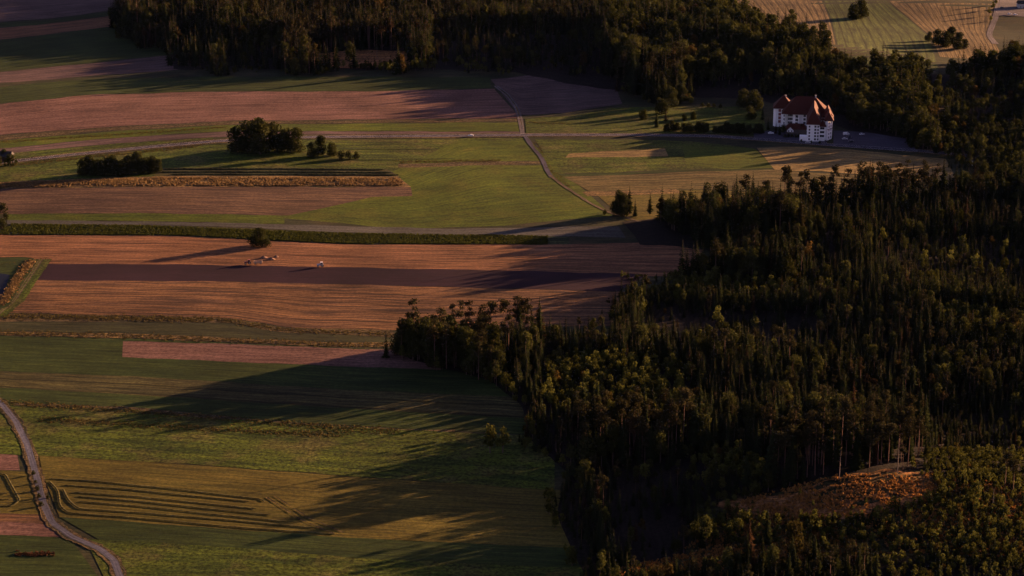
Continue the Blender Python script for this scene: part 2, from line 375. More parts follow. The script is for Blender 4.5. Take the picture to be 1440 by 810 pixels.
strip('meadow_dull', [(-60, 452.5), (330, 455), (385, 467.5), (560, 474.5)], [(-60, 465), (200, 470), (480, 482), (570, 482)], f_dull)
strip('verge_gold', [(-60, 465), (200, 470), (480, 482), (570, 482)], [(-60, 470), (200, 476), (480, 488), (570, 487)], f_gold)
LEVEL[0] = .0565
strip('meadow_lower', [(-60, 471), (200, 477), (480, 489), (700, 500)], [(-60, 520), (200, 530), (480, 548), (760, 560)], f_green2)
strip('field_low_rose', [(173, 480), (330, 484), (480, 490), (620, 494)], [(172, 502), (330, 509), (480, 515), (620, 520)], f_rose)
strip('mown_olive', [(-60, 520), (200, 530), (480, 548), (760, 560)], [(-60, 542), (200, 556), (480, 574), (760, 590)], f_stripe)
strip('meadow_lower', [(-60, 542), (200, 556), (480, 574), (760, 590)], [(-60, 566), (100, 574), (480, 598), (760, 612)], f_green2)
strip('verge_gold', [(20, 567), (180, 572), (380, 592), (560, 604), (640, 604)], [(20, 570), (180, 576), (380, 598), (560, 612), (640, 610)], f_verge)
strip('meadow_rough', [(-60, 567), (100, 575), (480, 600), (780, 615)], [(-60, 636), (60, 642), (240, 651), (500, 670), (780, 690)], f_green3)
strip('mown_olive', [(55, 641), (240, 652), (500, 671), (790, 690)], [(60, 668), (240, 681), (500, 702), (800, 722)], f_olive)
strip('windrow_field', [(60, 667), (240, 680), (500, 702), (800, 722)], [(84, 728), (300, 744), (500, 757), (820, 772)], f_olive)
strip('meadow_low', [(84, 727), (300, 743), (500, 757), (820, 772)], [(150, 765), (300, 768), (500, 785), (820, 800)], f_green2)
strip('meadow_rough', [(120, 758), (300, 768), (500, 785), (830, 800)], [(175, 870), (400, 870), (600, 870), (860, 870)], f_green3)
# left of the lower road
LEVEL[0] = .052
strip('meadow_low', [(-60, 560), (0, 585), (18, 600)], [(-60, 640), (0, 638), (36, 640)], f_green3)
strip('field_low_rose', [(-60, 636), (0, 637), (24, 638)], [(-60, 660), (0, 661), (28, 661)], f_rose)
strip('windrow_field', [(-60, 661), (0, 661), (40, 664)], [(-60, 722), (0, 722), (56, 724)], f_olive)
strip('field_strip_brown', [(-60, 722), (0, 722), (58, 724)], [(-60, 740), (0, 736), (66, 736)], f_orange2)
strip('field_low_rose', [(-60, 734), (0, 734), (66, 737)], [(-60, 752), (0, 752), (90, 756)], f_rose)
strip('meadow_low', [(-60, 752), (0, 752), (98, 757)], [(-60, 840), (0, 840), (160, 840)], f_green2)
LEVEL[0] = .053
# right: fields between the road and the forest
strip('crop_field', [(752, 196), (850, 196), (960, 198), (1060, 208)], [(782, 244), (850, 243), (960, 238), (1088, 235)], f_green3)
strip('verge_gold', [(800, 216), (850, 213), (935, 209)], [(795, 222), (850, 221), (940, 220)], f_tan)
strip('meadow_strip', [(960, 205), (1010, 205), (1062, 209)], [(965, 232), (1020, 238), (1088, 236)], f_green)
strip('verge_gold', [(784, 244.5), (860, 243), (960, 239), (1085, 237)], [(790, 248), (860, 247), (960, 242), (1085, 239)], f_green2)
strip('stubble_field', [(1064, 208), (1130, 206), (1200, 211), (1330, 224)], [(1090, 240), (1150, 240), (1230, 248), (1350, 262)], f_tan)
strip('stubble_field', [(792, 248), (860, 247), (960, 242), (1085, 239), (1230, 248)], [(835, 272), (900, 268), (960, 266), (1085, 268), (1230, 284)], f_stub2)
strip('meadow_gold', [(838, 273), (900, 269), (1000, 267), (1200, 276)], [(880, 310), (940, 310), (1040, 305), (1200, 292)], f_olive)
strip('verge_gold', [(818, 270), (880, 268), (950, 266)], [(826, 276), (880, 275), (960, 271)], f_gold)
# top right
LEVEL[0] = .054
strip('field_top', [(960, -60), (990, 0), (1030, 30), (1080, 52)], [(1146, -60), (1155, 0), (1166, 25), (1180, 84)], f_rowsb)
strip('crop_field', [(1148, -60), (1158, 0), (1169, 25), (1183, 84), (1200, 100)], [(1210, -60), (1245, 0), (1276, 26), (1306, 50), (1320, 98)], f_rowsg)
strip('field_top', [(1213, -60), (1248, 0), (1279, 26), (1309, 50), (1322, 80)], [(1400, -60), (1398, 10), (1393, 45), (1412, 85)], f_rowsb)
# forest floor
LEVEL[0] = .13
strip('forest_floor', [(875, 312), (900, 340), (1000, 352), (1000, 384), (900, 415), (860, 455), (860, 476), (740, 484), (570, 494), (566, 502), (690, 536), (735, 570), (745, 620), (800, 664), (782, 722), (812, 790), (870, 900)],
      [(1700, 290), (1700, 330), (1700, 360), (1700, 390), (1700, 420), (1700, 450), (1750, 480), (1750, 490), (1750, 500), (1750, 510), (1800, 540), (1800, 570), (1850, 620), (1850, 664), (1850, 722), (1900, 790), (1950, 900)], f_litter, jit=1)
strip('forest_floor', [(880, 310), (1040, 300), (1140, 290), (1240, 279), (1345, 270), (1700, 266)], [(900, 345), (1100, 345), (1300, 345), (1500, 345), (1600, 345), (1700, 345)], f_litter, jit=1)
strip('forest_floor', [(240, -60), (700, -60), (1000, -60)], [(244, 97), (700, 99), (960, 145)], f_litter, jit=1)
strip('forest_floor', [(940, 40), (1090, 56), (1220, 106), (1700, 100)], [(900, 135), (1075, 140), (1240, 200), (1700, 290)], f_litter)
strip('clearing_floor', [(985, 704), (1090, 692), (1180, 668), (1300, 664), (1480, 680), (1800, 690)], [(960, 790), (1090, 790), (1180, 790), (1300, 790), (1480, 800), (1800, 810)], f_clear, jit=2)
strip('clearing', [(1000, 708), (1060, 700), (1140, 686), (1190, 666), (1240, 662), (1300, 666)], [(1020, 716), (1090, 726), (1150, 730), (1200, 730), (1250, 722), (1330, 704)], f_heath, jit=2)
strip('clearing', [(868, 802), (930, 790), (1000, 771), (1100, 772), (1180, 780), (1210, 800)], [(868, 870), (930, 870), (1000, 870), (1100, 870), (1180, 870), (1240, 870)], f_clear, jit=2)
strip('clearing', [(440, 76), (500, 70), (570, 72)], [(430, 95), (500, 96), (580, 92)], f_heath)

# ------------------------------------------------------------------ roads
LEVEL[0] = .20
asphalt = field('asphalt', (.058, .054, .074), (.046, .043, .06), row=2, streak=.2, speck=.12, bump=.1, rowh=.02)
gravel = field('gravel_road', alb(128, 98, 86), alb(96, 74, 68), row=1, streak=.5, speck=.3, bump=.3, rowh=.05)
lane_m = field('lane_gravel', alb(112, 92, 92), alb(84, 70, 74), row=.9, streak=.5, speck=.25, bump=.3, rowh=.05)
dirt = field('dirt_track', alb(120, 84, 58), alb(84, 62, 44), row=1, streak=.5, speck=.4)
road_pts = [(-80, 240), (0, 229), (100, 218), (200, 208), (300, 199), (430, 193), (600, 191.5), (740, 190), (900, 190), (1000, 191.5), (1080, 197), (1180, 205), (1300, 213), (1420, 225), (1600, 250)]
def structp(o): o['kind'] = 'structure'; return o
structp(path('road_verge', road_pts, 13.5, f_verge, jit=.8))
structp(path('road', road_pts, 7.0, asphalt, crown=.12))
paint = plain('road_paint', (.75, .74, .72), .6, .3, .1)
def dashes():
    n_ = 700; x, y = interp(road_pts, n_); X, Y, _ = G(x, y); dx, dy = np.gradient(X), np.gradient(Y); L = np.hypot(dx, dy); s_ = np.cumsum(L)
    V, Fc = [], []
    for off, per, ln in ((0, 9, 4), (3.3, 3, 3), (-3.3, 3, 3)):
        t = s_[0]
        while t < s_[-1]-per:
            p = [np.interp(q, s_, X) for q in (t, t+ln)]; r = [np.interp(q, s_, Y) for q in (t, t+ln)]
            ux, uy = p[1]-p[0], r[1]-r[0]; l_ = math.hypot(ux, uy); nx, ny = -uy/l_, ux/l_
            k = len(V)
            for a_, b_ in ((0, -.07), (1, -.07), (1, .07), (0, .07)):
                xx, yy = p[a_]+nx*(off+b_), r[a_]+ny*(off+b_); V.append((xx, yy, float(terrain(xx, yy))+LEVEL[0]+.15))
            Fc.append([k, k+1, k+2, k+3]); t += per
    structp(mesh_obj('road_markings', V, Fc, paint))
dashes()
structp(path('track', [(697, 121), (714, 134), (726, 150), (731, 165), (735, 189)], 4.0, gravel, jit=.3))
structp(path('track_middle', [(697, 121), (714, 134), (726, 150), (731, 165), (734, 176)], .9, f_verge, jit=.3))
structp(path('track', [(738, 191), (748, 206), (763, 224), (769, 240), (776, 250)], 3.6, asphalt, jit=.3))
structp(path('track', [(774, 247), (790, 260), (830, 286), (856, 299), (900, 312)], 2.6, dirt, jit=.3))
structp(path('track_verge', [(-40, 540), (0, 566), (22, 592), (38, 625), (50, 665), (60, 705), (73, 735), (100, 755), (140, 772), (160, 788), (170, 815), (172, 860)], 6.5, f_verge, jit=.6))
structp(path('lane', [(-40, 540), (0, 566), (22, 592), (38, 625), (50, 665), (60, 705), (73, 735), (100, 755), (140, 772), (160, 788), (170, 815), (172, 860)], 3.1, lane_m, jit=.1))
structp(path('lane', [(1395, -20), (1404, 10), (1398, 30), (1390, 50), (1400, 62)], 6, gravel, jit=.3))
strip('parking_area', [(1408, -25), (1440, -20), (1560, -20)], [(1404, 22), (1440, 24), (1560, 30)], gravel)
strip('parking_area', [(1172, 184), (1220, 186), (1275, 196)], [(1172, 203), (1220, 207), (1290, 212)], asphalt)
strip('forecourt', [(1060, 186), (1100, 184), (1160, 196)], [(1060, 196), (1110, 201), (1165, 205)], asphalt)
for pts in ([(480, 210), (550, 210), (612, 211)], [(478, 225), (560, 225), (640, 223)], [(300, 203), (400, 205), (478, 207)]):
    structp(path('furrow', pts, 1.6, f_green2, jit=.3))
# track lines
for pts in ([(60, 365), (40, 395), (20, 425), (-5, 445)],):
    structp(path('track_verge', pts, 11, f_green3, jit=.6)); structp(path('dirt_track', pts, 1.0, dirt, jit=.2))
    structp(path('dirt_track', [(x-4, y) for x, y in pts], .9, dirt, jit=.2))
structp(path('dirt_track', [(375, 700), (420, 730), (470, 752)], .7, f_verge, jit=.3))
structp(path('dirt_track', [(386, 698), (432, 728), (484, 750)], .7, f_verge, jit=.3))

# ------------------------------------------------------------------ pond and banks
water_m, n_, b_ = nt('pond_water'); b_.inputs['Base Color'].default_value = (.012, .016, .03, 1); b_.inputs['Roughness'].default_value = .6; b_.inputs['Specular IOR Level'].default_value = .02
strip('bank_meadow', [(-60, 362), (40, 362), (54, 366)], [(-60, 442), (-10, 440), (12, 432)], f_green2)
strip('pond_water', [(-60, 384), (5, 385), (14, 388)], [(-60, 430), (-16, 430), (2, 424)], water_m)

hz_m = bpy.data.materials.new('air_haze'); hz_m.use_nodes = True; hn = hz_m.node_tree; hn.nodes.clear()
ho = hn.nodes.new('ShaderNodeOutputMaterial'); pv = hn.nodes.new('ShaderNodeVolumePrincipled'); hn.links.new(pv.outputs[0], ho.inputs['Volume'])
pv.inputs['Density'].default_value = HAZE; pv.inputs['Color'].default_value = (.22, .36, 1.0, 1)
hb_ = MB().box(-31000, 31000, -13000, 46000, -30, 420); ho_ = hb_.build('haze', hz_m); ho_['kind'] = 'stuff'; ho_['label'] = 'thin evening air haze over the valley'
# ------------------------------------------------------------------ vegetation prototypes
m_spruce = leaf('spruce_needles', (.026, .032, .012), (.017, .023, .009), (.07, .036, .02), trans=.15, rnd=.8)
m_broad = leaf('broad_leaves', (.057, .060, .017), (.035, .041, .013), (.12, .07, .025), trans=.3, rnd=.8)
m_bright = leaf('young_leaves', (.108, .108, .024), (.064, .074, .018), (.14, .08, .025), trans=.35, rnd=1.1)
m_pine = leaf('pine_needles', (.042, .038, .018), (.028, .028, .013), (.08, .045, .02), trans=.15, rnd=.6)
m_bush = leaf('bush_leaves', (.055, .06, .02), (.038, .044, .016), None, trans=.25, rnd=.5)
m_bark = plain('bark', (.09, .065, .05), .9, .1, .3, 3)
m_barkp = plain('pine_bark', (.10, .06, .045), .9, .1, .3, 3)
def cards(c, nrm, su, sv_, jit=.6):
    """leaf sprays: quads centred at c, roughly facing nrm"""
    n_ = len(c); nn = nrm+rng.normal(0, jit, (n_, 3)); nn /= np.linalg.norm(nn, axis=1)[:, None]
    a_ = np.cross(nn, rng.normal(0, 1, (n_, 3))); a_ /= np.linalg.norm(a_, axis=1)[:, None]; b2 = np.cross(nn, a_)
    su = (su*rng.uniform(.6, 1.3, n_))[:, None]; sv2 = (sv_*rng.uniform(.6, 1.3, n_))[:, None]
    V = np.stack([c-a_*su-b2*sv2*.6, c+a_*su*.7-b2*sv2, c+a_*su+b2*sv2*.5, c-a_*su*.5+b2*sv2], 1).reshape(-1, 3)
    return V, np.arange(len(V)).reshape(-1, 4)
def tube(p0, p1, r0, r1, k=6):
    p0, p1 = np.array(p0, float), np.array(p1, float); d = p1-p0; d /= np.linalg.norm(d)
    u = np.cross(d, (.3, 1, .1)); u /= np.linalg.norm(u); v = np.cross(d, u); t = np.arange(k)*2*pi/k
    V = np.concatenate([p0+r0*(np.cos(t)[:, None]*u+np.sin(t)[:, None]*v), p1+r1*(np.cos(t)[:, None]*u+np.sin(t)[:, None]*v)])
    j = np.arange(k); return V, np.stack([j, (j+1) % k, k+(j+1) % k, k+j], 1)
def cat(parts):
    V, Fc, o = [], [], 0
    for v, f in parts: V.append(v); Fc.append(f+o); o += len(v)
    return np.concatenate(V), np.concatenate(Fc)
def broad_shape(h, w_, base, n_, leafs, lobes=8, limbs=5, low=0):
    cs, rs = [], []
    for i in range(lobes):
        t = i/lobes; zz = base+(h-base)*(.22+.68*rng.random()); fr = math.sin(pi*min(1, max(.08, (zz-base)/(h-base)))**.8)
        an = rng.uniform(0, 2*pi); rr = w_*.5*fr*rng.uniform(.25, .75)
        cs.append((rr*cos(an), rr*sin(an), zz)); rs.append(w_*rng.uniform(.20, .34))
    for i in range(low): an = i*2*pi/low+rng.random(); cs.append((w_*.27*cos(an), w_*.27*sin(an), h*rng.uniform(.14, .3))); rs.append(w_*.26)
    cs.append((0, 0, h-w_*.28)); rs.append(w_*.28); cs.append((0, 0, base+(h-base)*.4)); rs.append(w_*.36)
    cs, rs = np.array(cs), np.array(rs); pk = rng.choice(len(cs), n_, p=rs**2/(rs**2).sum())
    d = rng.normal(0, 1, (n_, 3)); d /= np.linalg.norm(d, axis=1)[:, None]
    rad = rs[pk]*rng.uniform(.72, 1.08, n_)*(1+.18*np.sin(d[:, 0]*5+pk)*np.sin(d[:, 2]*4+pk*2))
    c = cs[pk]+d*rad[:, None]*np.array((1, 1, .9)); keep = c[:, 2] > base*.6
    V, Fc = cards(c[keep], d[keep]+np.array((0, 0, .2)), leafs, leafs*.8, .5)
    tr = [tube((0, 0, -.5), (0, 0, h*.55), w_*.035+.06, w_*.02)]
    for i in range(limbs):
        k = rng.integers(len(cs)); tr.append(tube((0, 0, h*rng.uniform(.2, .45)), cs[k], w_*.018, w_*.006, 5))
    return (V, Fc), cat(tr)
def spruce_shape(h, r, n_whorl, nb, base=.06, narrow=1.0, ragged=.2):
    c, nr, dirs, Ls = [], [], [], []
    parts = []
    for i in range(n_whorl):
        t = i/(n_whorl-1); z = h*(base+(1-base)*t**.95); rr = r*narrow*((1-t)**.85)*(.85+.3*rng.random())+.12
        k = max(4, int(nb*(1-.55*t)))
        for j in range(k):
            an = 2*pi*(j+rng.random()*.8)/k+i; L = rr*rng.uniform(1-ragged*1.5, 1+ragged)
            drop = .28+.25*(1-t); ca, sa = cos(an), sin(an); wd = L*rng.uniform(.22, .34)+.12
            zz = z+rng.uniform(-.25, .25)
            p0 = (0, 0, zz+.25); pm = (ca*L*.6, sa*L*.6, zz-L*drop*.45); pe = (ca*L, sa*L, zz-L*drop*.6)
            sx, sy = -sa*wd, ca*wd
            V = np.array([(0, 0, zz+.3), (pm[0]-sx, pm[1]-sy, pm[2]-wd*.55), pe, (pm[0]+sx, pm[1]+sy, pm[2]-wd*.55), pm])
            parts.append(V)
    V = np.concatenate(parts); nq = len(parts); o = np.arange(nq)[:, None]*5
    Fc = np.concatenate([o+np.array([0, 1, 2, 4]), o+np.array([0, 4, 2, 3])])
    # spire
    return (V, Fc), tube((0, 0, -.5), (0, 0, h*.98), h*.012+.05, .03, 6)
def pine_shape(h, w_, n_, ls):
    cs, tr = [], [tube((0, 0, -.5), (w_*.05, 0, h*.93), h*.010+.06, .06)]
    for i in range(9):
        z = h*rng.uniform(.64, .95); an = rng.uniform(0, 2*pi); rr = w_*.34*rng.uniform(.2, 1)*(1-abs(z/h-.78)*1.6)
        p = (rr*cos(an), rr*sin(an), z); cs.append(p); tr.append(tube((0, 0, z-1.2), p, .07, .04, 4))
    cs = np.array(cs); pk = rng.integers(0, 9, n_); d = rng.normal(0, 1, (n_, 3)); d /= np.linalg.norm(d, axis=1)[:, None]
    c = cs[pk]+d*np.array((1, 1, .62))*w_*.27*rng.uniform(.4, 1.1, n_)[:, None]
    return cards(c, d+np.array((0, 0, .4)), ls, ls*.7, .5), cat(tr)

KINDS = {}
def proto(kind, shapes, mleaf, mbark):
    KINDS[kind] = []
    for (lv, tv) in shapes:
        cm = mesh_obj(kind+'_crown', *lv, mleaf, link=False).data; tm = mesh_obj(kind+'_trunk', *tv, mbark, link=False).data
        KINDS[kind].append((cm, tm))
proto('spruce', [spruce_shape(25, 4.0, 27, 10, .08, ragged=.3), spruce_shape(23, 3.5, 25, 9, .15, ragged=.4), spruce_shape(26, 3.8, 28, 9, .2, ragged=.45), spruce_shape(21, 3.6, 22, 10, .05)], m_spruce, m_bark)
proto('broad', [broad_shape(19, 12, 3, 950, .55), broad_shape(22, 10, 4, 950, .55, 9), broad_shape(16, 11, 2, 850, .5, 10), broad_shape(21, 8, 5, 750, .5, 7)], m_broad, m_bark)
proto('dense', [broad_shape(20, 15, .2, 2100, .62, 14, 4, 6), broad_shape(21, 13, .2, 2100, .62, 14, 4, 6), broad_shape(17, 15, .2, 1900, .6, 14, 4, 6)], m_bush, m_bark)
proto('pine', [pine_shape(25, 8, 480, .45), pine_shape(27, 7, 420, .42), pine_shape(23, 9, 480, .45)], m_pine, m_barkp)
proto('young', [broad_shape(7, 4.6, .5, 260, .36, 6, 2), broad_shape(9, 4.4, .6, 300, .36, 7, 2), broad_shape(6, 5, .3, 260, .36, 7, 2)], m_bright, m_bark)
proto('bush', [broad_shape(4.2, 5.5, .1, 320, .34, 7, 2), broad_shape(5, 6, .1, 360, .34, 8, 2)], m_bush, m_bark)
# lighter far versions for the countless rest
def far_proto(kind, shapes, mleaf, mbark):
    c = bpy.data.collections.new(kind+'_far')
    for i, (lv, tv) in enumerate(shapes):
        V, Fc = cat([lv, tv]); mi = np.r_[np.zeros(len(lv[1]), int), np.ones(len(tv[1]), int)]
        o = mesh_obj('%s_far_%d' % (kind, i), V, Fc, [mleaf, mbark], midx=mi, link=False); c.objects.link(o)
    KINDS[kind+'_far'] = c
far_proto('spruce', [spruce_shape(25, 4.0, 19, 8, .08, ragged=.3), spruce_shape(23, 3.5, 18, 7, .15, ragged=.4), spruce_shape(26, 3.8, 20, 7, .2, ragged=.45), spruce_shape(21, 3.7, 16, 8, .05)], m_spruce, m_bark)
far_proto('broad', [broad_shape(19, 12, 3, 420, .8), broad_shape(22, 10, 4, 420, .8, 9), broad_shape(16, 11, 2, 380, .75, 10), broad_shape(21, 8, 5, 340, .7, 7)], m_broad, m_bark)
far_proto('pine', [pine_shape(25, 8, 240, .65), pine_shape(27, 7, 220, .62), pine_shape(23, 9, 240, .65)], m_pine, m_barkp)
far_proto('young', [broad_shape(7, 4.6, .5, 130, .5, 6, 2), broad_shape(9, 4.4, .6, 150, .5, 7, 2), broad_shape(6, 5, .3, 130, .5, 7, 2)], m_bright, m_bark)

NAMES = {'spruce': ('spruce_tree', 'spruce'), 'broad': ('broadleaf_tree', 'tree'), 'pine': ('pine_tree', 'pine'), 'young': ('young_tree', 'young tree'), 'bush': ('bush', 'bush'), 'dense': ('broadleaf_tree', 'tree')}
def plant(kind, x, y, s=1.0, label=None, group=None, var=None, name=None, catg=None, sz=None):
    var = random.randrange(len(KINDS[kind])) if var is None else var
    nm, ct = NAMES[kind]
    r = empty(name or nm, (float(x), float(y), float(terrain(x, y))), random.uniform(0, 6.28), 1, label, catg or ct, group)
    r.scale = (s, s, s*(sz or 1))
    for part, me in zip(('crown', 'trunk'), KINDS[kind][var]):
        o = bpy.data.objects.new(part, me); col.objects.link(o); o.parent = r
    return r
def plant_px(kind, px, py, s=1.0, label=None, group=None, **k):
    x, y, z = G(px, py); return plant(kind, x, y, s, label, group, **k)

def scatter_group(name, kind, X, Y, S, SZ, label, ct):
    """the uncountable rest of the wood: one object of points, a tree on each"""
    n_ = len(X)
    me = bpy.data.meshes.new(name); me.vertices.add(n_)
    me.vertices.foreach_set('co', np.stack([X, Y, terrain(X, Y)], 1).astype(np.float32).ravel())
    for an, tp, dat in (('sc', 'FLOAT_VECTOR', np.stack([S, S, S*SZ], 1)), ('rot', 'FLOAT_VECTOR', np.stack([np.zeros(n_), np.zeros(n_), rng.uniform(0, 6.28, n_)], 1))):
        at_ = me.attributes.new(an, tp, 'POINT'); at_.data.foreach_set('vector', dat.astype(np.float32).ravel())
    vi = me.attributes.new('vi', 'INT', 'POINT'); vi.data.foreach_set('value', rng.integers(0, 100, n_).astype(np.int32))
    o = bpy.data.objects.new(name, me); col.objects.link(o); tag(o, label, ct, kind='stuff')
    g = bpy.data.node_groups.new(name, 'GeometryNodeTree')
    g.interface.new_socket('Geometry', in_out='INPUT', socket_type='NodeSocketGeometry'); g.interface.new_socket('Geometry', in_out='OUTPUT', socket_type='NodeSocketGeometry')
    gi, go = g.nodes.new('NodeGroupInput'), g.nodes.new('NodeGroupOutput'); ip = g.nodes.new('GeometryNodeInstanceOnPoints'); ci = g.nodes.new('GeometryNodeCollectionInfo')
    ci.inputs['Collection'].default_value = KINDS[kind+'_far']; ci.inputs['Separate Children'].default_value = True; ci.inputs['Reset Children'].default_value = True
    def attr(nm, t): q = g.nodes.new('GeometryNodeInputNamedAttribute'); q.data_type = t; q.inputs['Name'].default_value = nm; return q.outputs['Attribute']
    L = g.links.new; L(gi.outputs[0], ip.inputs['Points']); L(ci.outputs[0], ip.inputs['Instance']); ip.inputs['Pick Instance'].default_value = True
    L(attr('vi', 'INT'), ip.inputs['Instance Index']); L(attr('sc', 'FLOAT_VECTOR'), ip.inputs['Scale']); L(attr('rot', 'FLOAT_VECTOR'), ip.inputs['Rotation'])
    L(ip.outputs[0], go.inputs[0])
    md = o.modifiers.new('trees', 'NODES'); md.node_group = g
    return o

# ------------------------------------------------------------------ the woods
F1 = [(1345, 268), (1240, 276), (1140, 286), (1040, 298), (975, 304), (935, 312), (940, 326), (975, 338), (1010, 352), (1010, 378), (940, 398), (872, 420), (850, 455), (866, 470), (790, 478), (740, 480), (650, 486), (560, 492),
      (552, 504), (600, 518), (690, 534), (722, 560), (735, 620), (790, 662), (770, 722), (800, 790), (860, 860), (2100, 900), (2100, 262), (1440, 262)]
F2 = [(225, -90), (205, -30), (190, 8), (168, 30), (163, 50), (178, 60), (236, 68), (246, 84), (244, 97), (320, 103), (400, 104), (560, 100), (690, 101), (830, 101), (868, 118), (900, 146), (960, 140), (1000, 128), (1076, 128), (1120, 134), (1170, 150), (1196, 176), (1240, 184), (1300, 205), (1345, 240), (1440, 262), (2100, 262), (2100, 95), (1440, 80), (1400, 102), (1300, 108), (1200, 104), (1150, 66), (1090, 50), (1030, 26), (990, -60), (985, -90)]
lowz = [[(1215, 345), (1480, 340), (1480, 425), (1300, 415)], [(1000, 340), (1180, 330), (1180, 378), (1010, 380)]]
hollow = [[(900, 430), (1160, 446), (1140, 500), (900, 476)], [(835, 660), (1000, 650), (990, 700), (850, 720)],
          [(860, 720), (985, 710), (960, 785), (870, 790)], 
          [(610, 45), (830, 50), (860, 104), (600, 104)], [(250, 60), (400, 70), (400, 104), (240, 100)], [(1290, 110), (1440, 110), (1440, 180), (1300, 170)], [(960, 120), (1080, 105), (1080, 130), (960, 135)]]
youngz = [[(870, 388), (1200, 404), (1220, 428), (880, 424)], [(770, 500), (960, 520), (1010, 600), (760, 580)], [(1300, 430), (1500, 455), (1500, 485), (1330, 465)], [(500, 92), (690, 88), (690, 102), (500, 100)], [(960, 640), (1090, 650), (1060, 690), (960, 690)]]
clear_y = [(985, 700), (1070, 690), (1180, 716), (1306, 640), (1480, 628), (2100, 610), (2100, 840), (1240, 840), (1215, 792), (1120, 772), (985, 768)]
open_ = [[(1010, 712), (1060, 700), (1180, 662), (1290, 660), (1325, 690), (1300, 706), (1200, 728), (1080, 728)], [(862, 800), (1000, 770), (1185, 775), (1215, 792), (1000, 806), (870, 822)], [(440, 74), (570, 70), (580, 93), (430, 96)]]
broadz = [[(850, 0), (1500, 60), (1500, 262), (1180, 190), (1076, 128), (860, 110)], [(555, 480), (700, 480), (700, 540), (560, 510)], [(850, 300), (1020, 290), (1020, 330), (880, 320)], [(1340, 180), (1500, 180), (1500, 300), (1345, 290)]]
pinez = [[(1000, 270), (1345, 262), (1345, 284), (1000, 304)], [(640, 470), (760, 470), (760, 488), (640, 490)], [(1070, 630), (1300, 630), (1300, 668), (1180, 664), (1075, 690)], [(770, 610), (970, 610), (970, 650), (780, 655)], [(400, 60), (560, 60), (560, 92), (400, 92)]]
gx, gy = np.meshgrid(np.arange(-560, 1250, 3.8), np.arange(800, 2700, 3.8)); gx = gx.ravel()+rng.uniform(-2.1, 2.1, gx.size); gy = gy.ravel()+rng.uniform(-2.1, 2.1, gy.size)
ppx, ppy = P(gx, gy)
wob = 9*np.sin(gy/11+np.sin(gx/17))+6*np.sin(gy/4.7+gx/9); jy = 4*np.sin(gx/13)+2.5*np.sin(gx/5.1)
m0 = (inpoly(ppx+wob, ppy+jy*.6, F1) | inpoly(ppx+wob, ppy+jy, F2)) & (ppx < 1440+720) & (gx < 720)
gx, gy, ppx, ppy = gx[m0], gy[m0], ppx[m0], ppy[m0]
n_ = len(gx); u = rng.random(n_); kind = np.full(n_, 'spruce', dtype='<U8'); S = rng.normal(.85, .2, n_).clip(.4, 1.25); keep = np.ones(n_, bool)
patch = np.sin(gx/31+np.sin(gy/43)*2)*np.sin(gy/37+1.3*np.sin(gx/53))
S *= np.where((ppy > 300) & (ppx > 760), .68, 1.0)*(1+.16*patch)*np.where((ppy < 110) & (ppx < 620), 1.15, 1)
for z, k_ in (([(760, 600), (1000, 600), (1000, 660), (780, 665)], 1.35), ([(1070, 600), (1310, 600), (1300, 668), (1180, 668), (1070, 695)], 1.45), ([(1000, 265), (1345, 260), (1345, 300), (1000, 310)], 1.0), ([(860, 290), (1000, 290), (1130, 320), (1130, 400), (860, 400)], 1.5), ([(820, 80), (960, 90), (960, 150), (820, 150)], 1.25), ([(540, 470), (700, 470), (720, 545), (560, 545)], .92), ([(700, 520), (780, 530), (815, 640), (850, 900), (690, 900)], .58), ([(1300, 590), (1700, 560), (1700, 690), (1300, 675)], .6), ([(1310, 175), (1560, 175), (1560, 268), (1330, 268)], .5), ([(100, -90), (330, -90), (330, 105), (100, 105)], 1.15)):
    q = inpoly(ppx, ppy, z); S[q] *= k_
kind[(u < .16+.16*(patch > .3))] = 'broad'; kind[(u > .92)] = 'pine'
for z in broadz: q = inpoly(ppx, ppy, z); kind[q] = np.where(u[q] < .72, 'broad', 'spruce')
tip = inpoly(ppx, ppy, [(540, 470), (700, 470), (700, 545), (560, 545)]); kind[tip] = np.where(u[tip] < .82, 'broad', 'pine'); S[tip] *= 1.1
for z in pinez: q = inpoly(ppx, ppy, z); kind[q] = np.where(u[q] < .62, 'pine', 'spruce'); keep[q] &= rng.random(q.sum()) < .55
edge = ((ppx < 1000) & (ppy > 400) & ~inpoly(ppx-16, ppy, F1)) | ((ppy < 160) & ~inpoly(ppx, ppy+6, F2)); S[edge] *= rng.uniform(.35, 1.0, edge.sum()); ed2 = edge & (rng.random(n_) < .35); kind[ed2] = 'young'; S[ed2] = rng.uniform(.5, 1.1, ed2.sum())
for z in hollow: q = inpoly(ppx, ppy, z); keep[q] &= rng.random(q.sum()) < .35; S[q] *= .6
for z in lowz: q = inpoly(ppx, ppy, z); S[q] *= .55
yz = np.zeros(n_, bool)
for z in youngz: q = inpoly(ppx, ppy, z); yz |= q
kind[yz] = np.where(u[yz] < .7, 'young', 'spruce'); S[yz & (kind == 'young')] = rng.uniform(.65, 1.15, (yz & (kind == 'young')).sum()); S[yz & (kind == 'spruce')] *= .45
cz = inpoly(ppx, ppy, clear_y); kind[cz] = np.where(u[cz] < .8, 'young', 'spruce')
S[cz] = rng.uniform(.35, .8, cz.sum()); S[cz & (kind == 'spruce')] *= .35
for z in open_: q = inpoly(ppx, ppy, z); keep[q] &= rng.random(q.sum()) < .14; S[q] *= .16; kind[q] = 'young'; S[q] = rng.uniform(.12, .4, q.sum())
sprinkle = (rng.random(n_) < .02) & (kind == 'spruce'); kind[sprinkle] = 'young'; S[sprinkle] = rng.uniform(1.0, 1.6, sprinkle.sum())
keep &= ~((kind == 'broad') & (rng.random(n_) < .45)); keep &= (rng.random(n_) < .9)
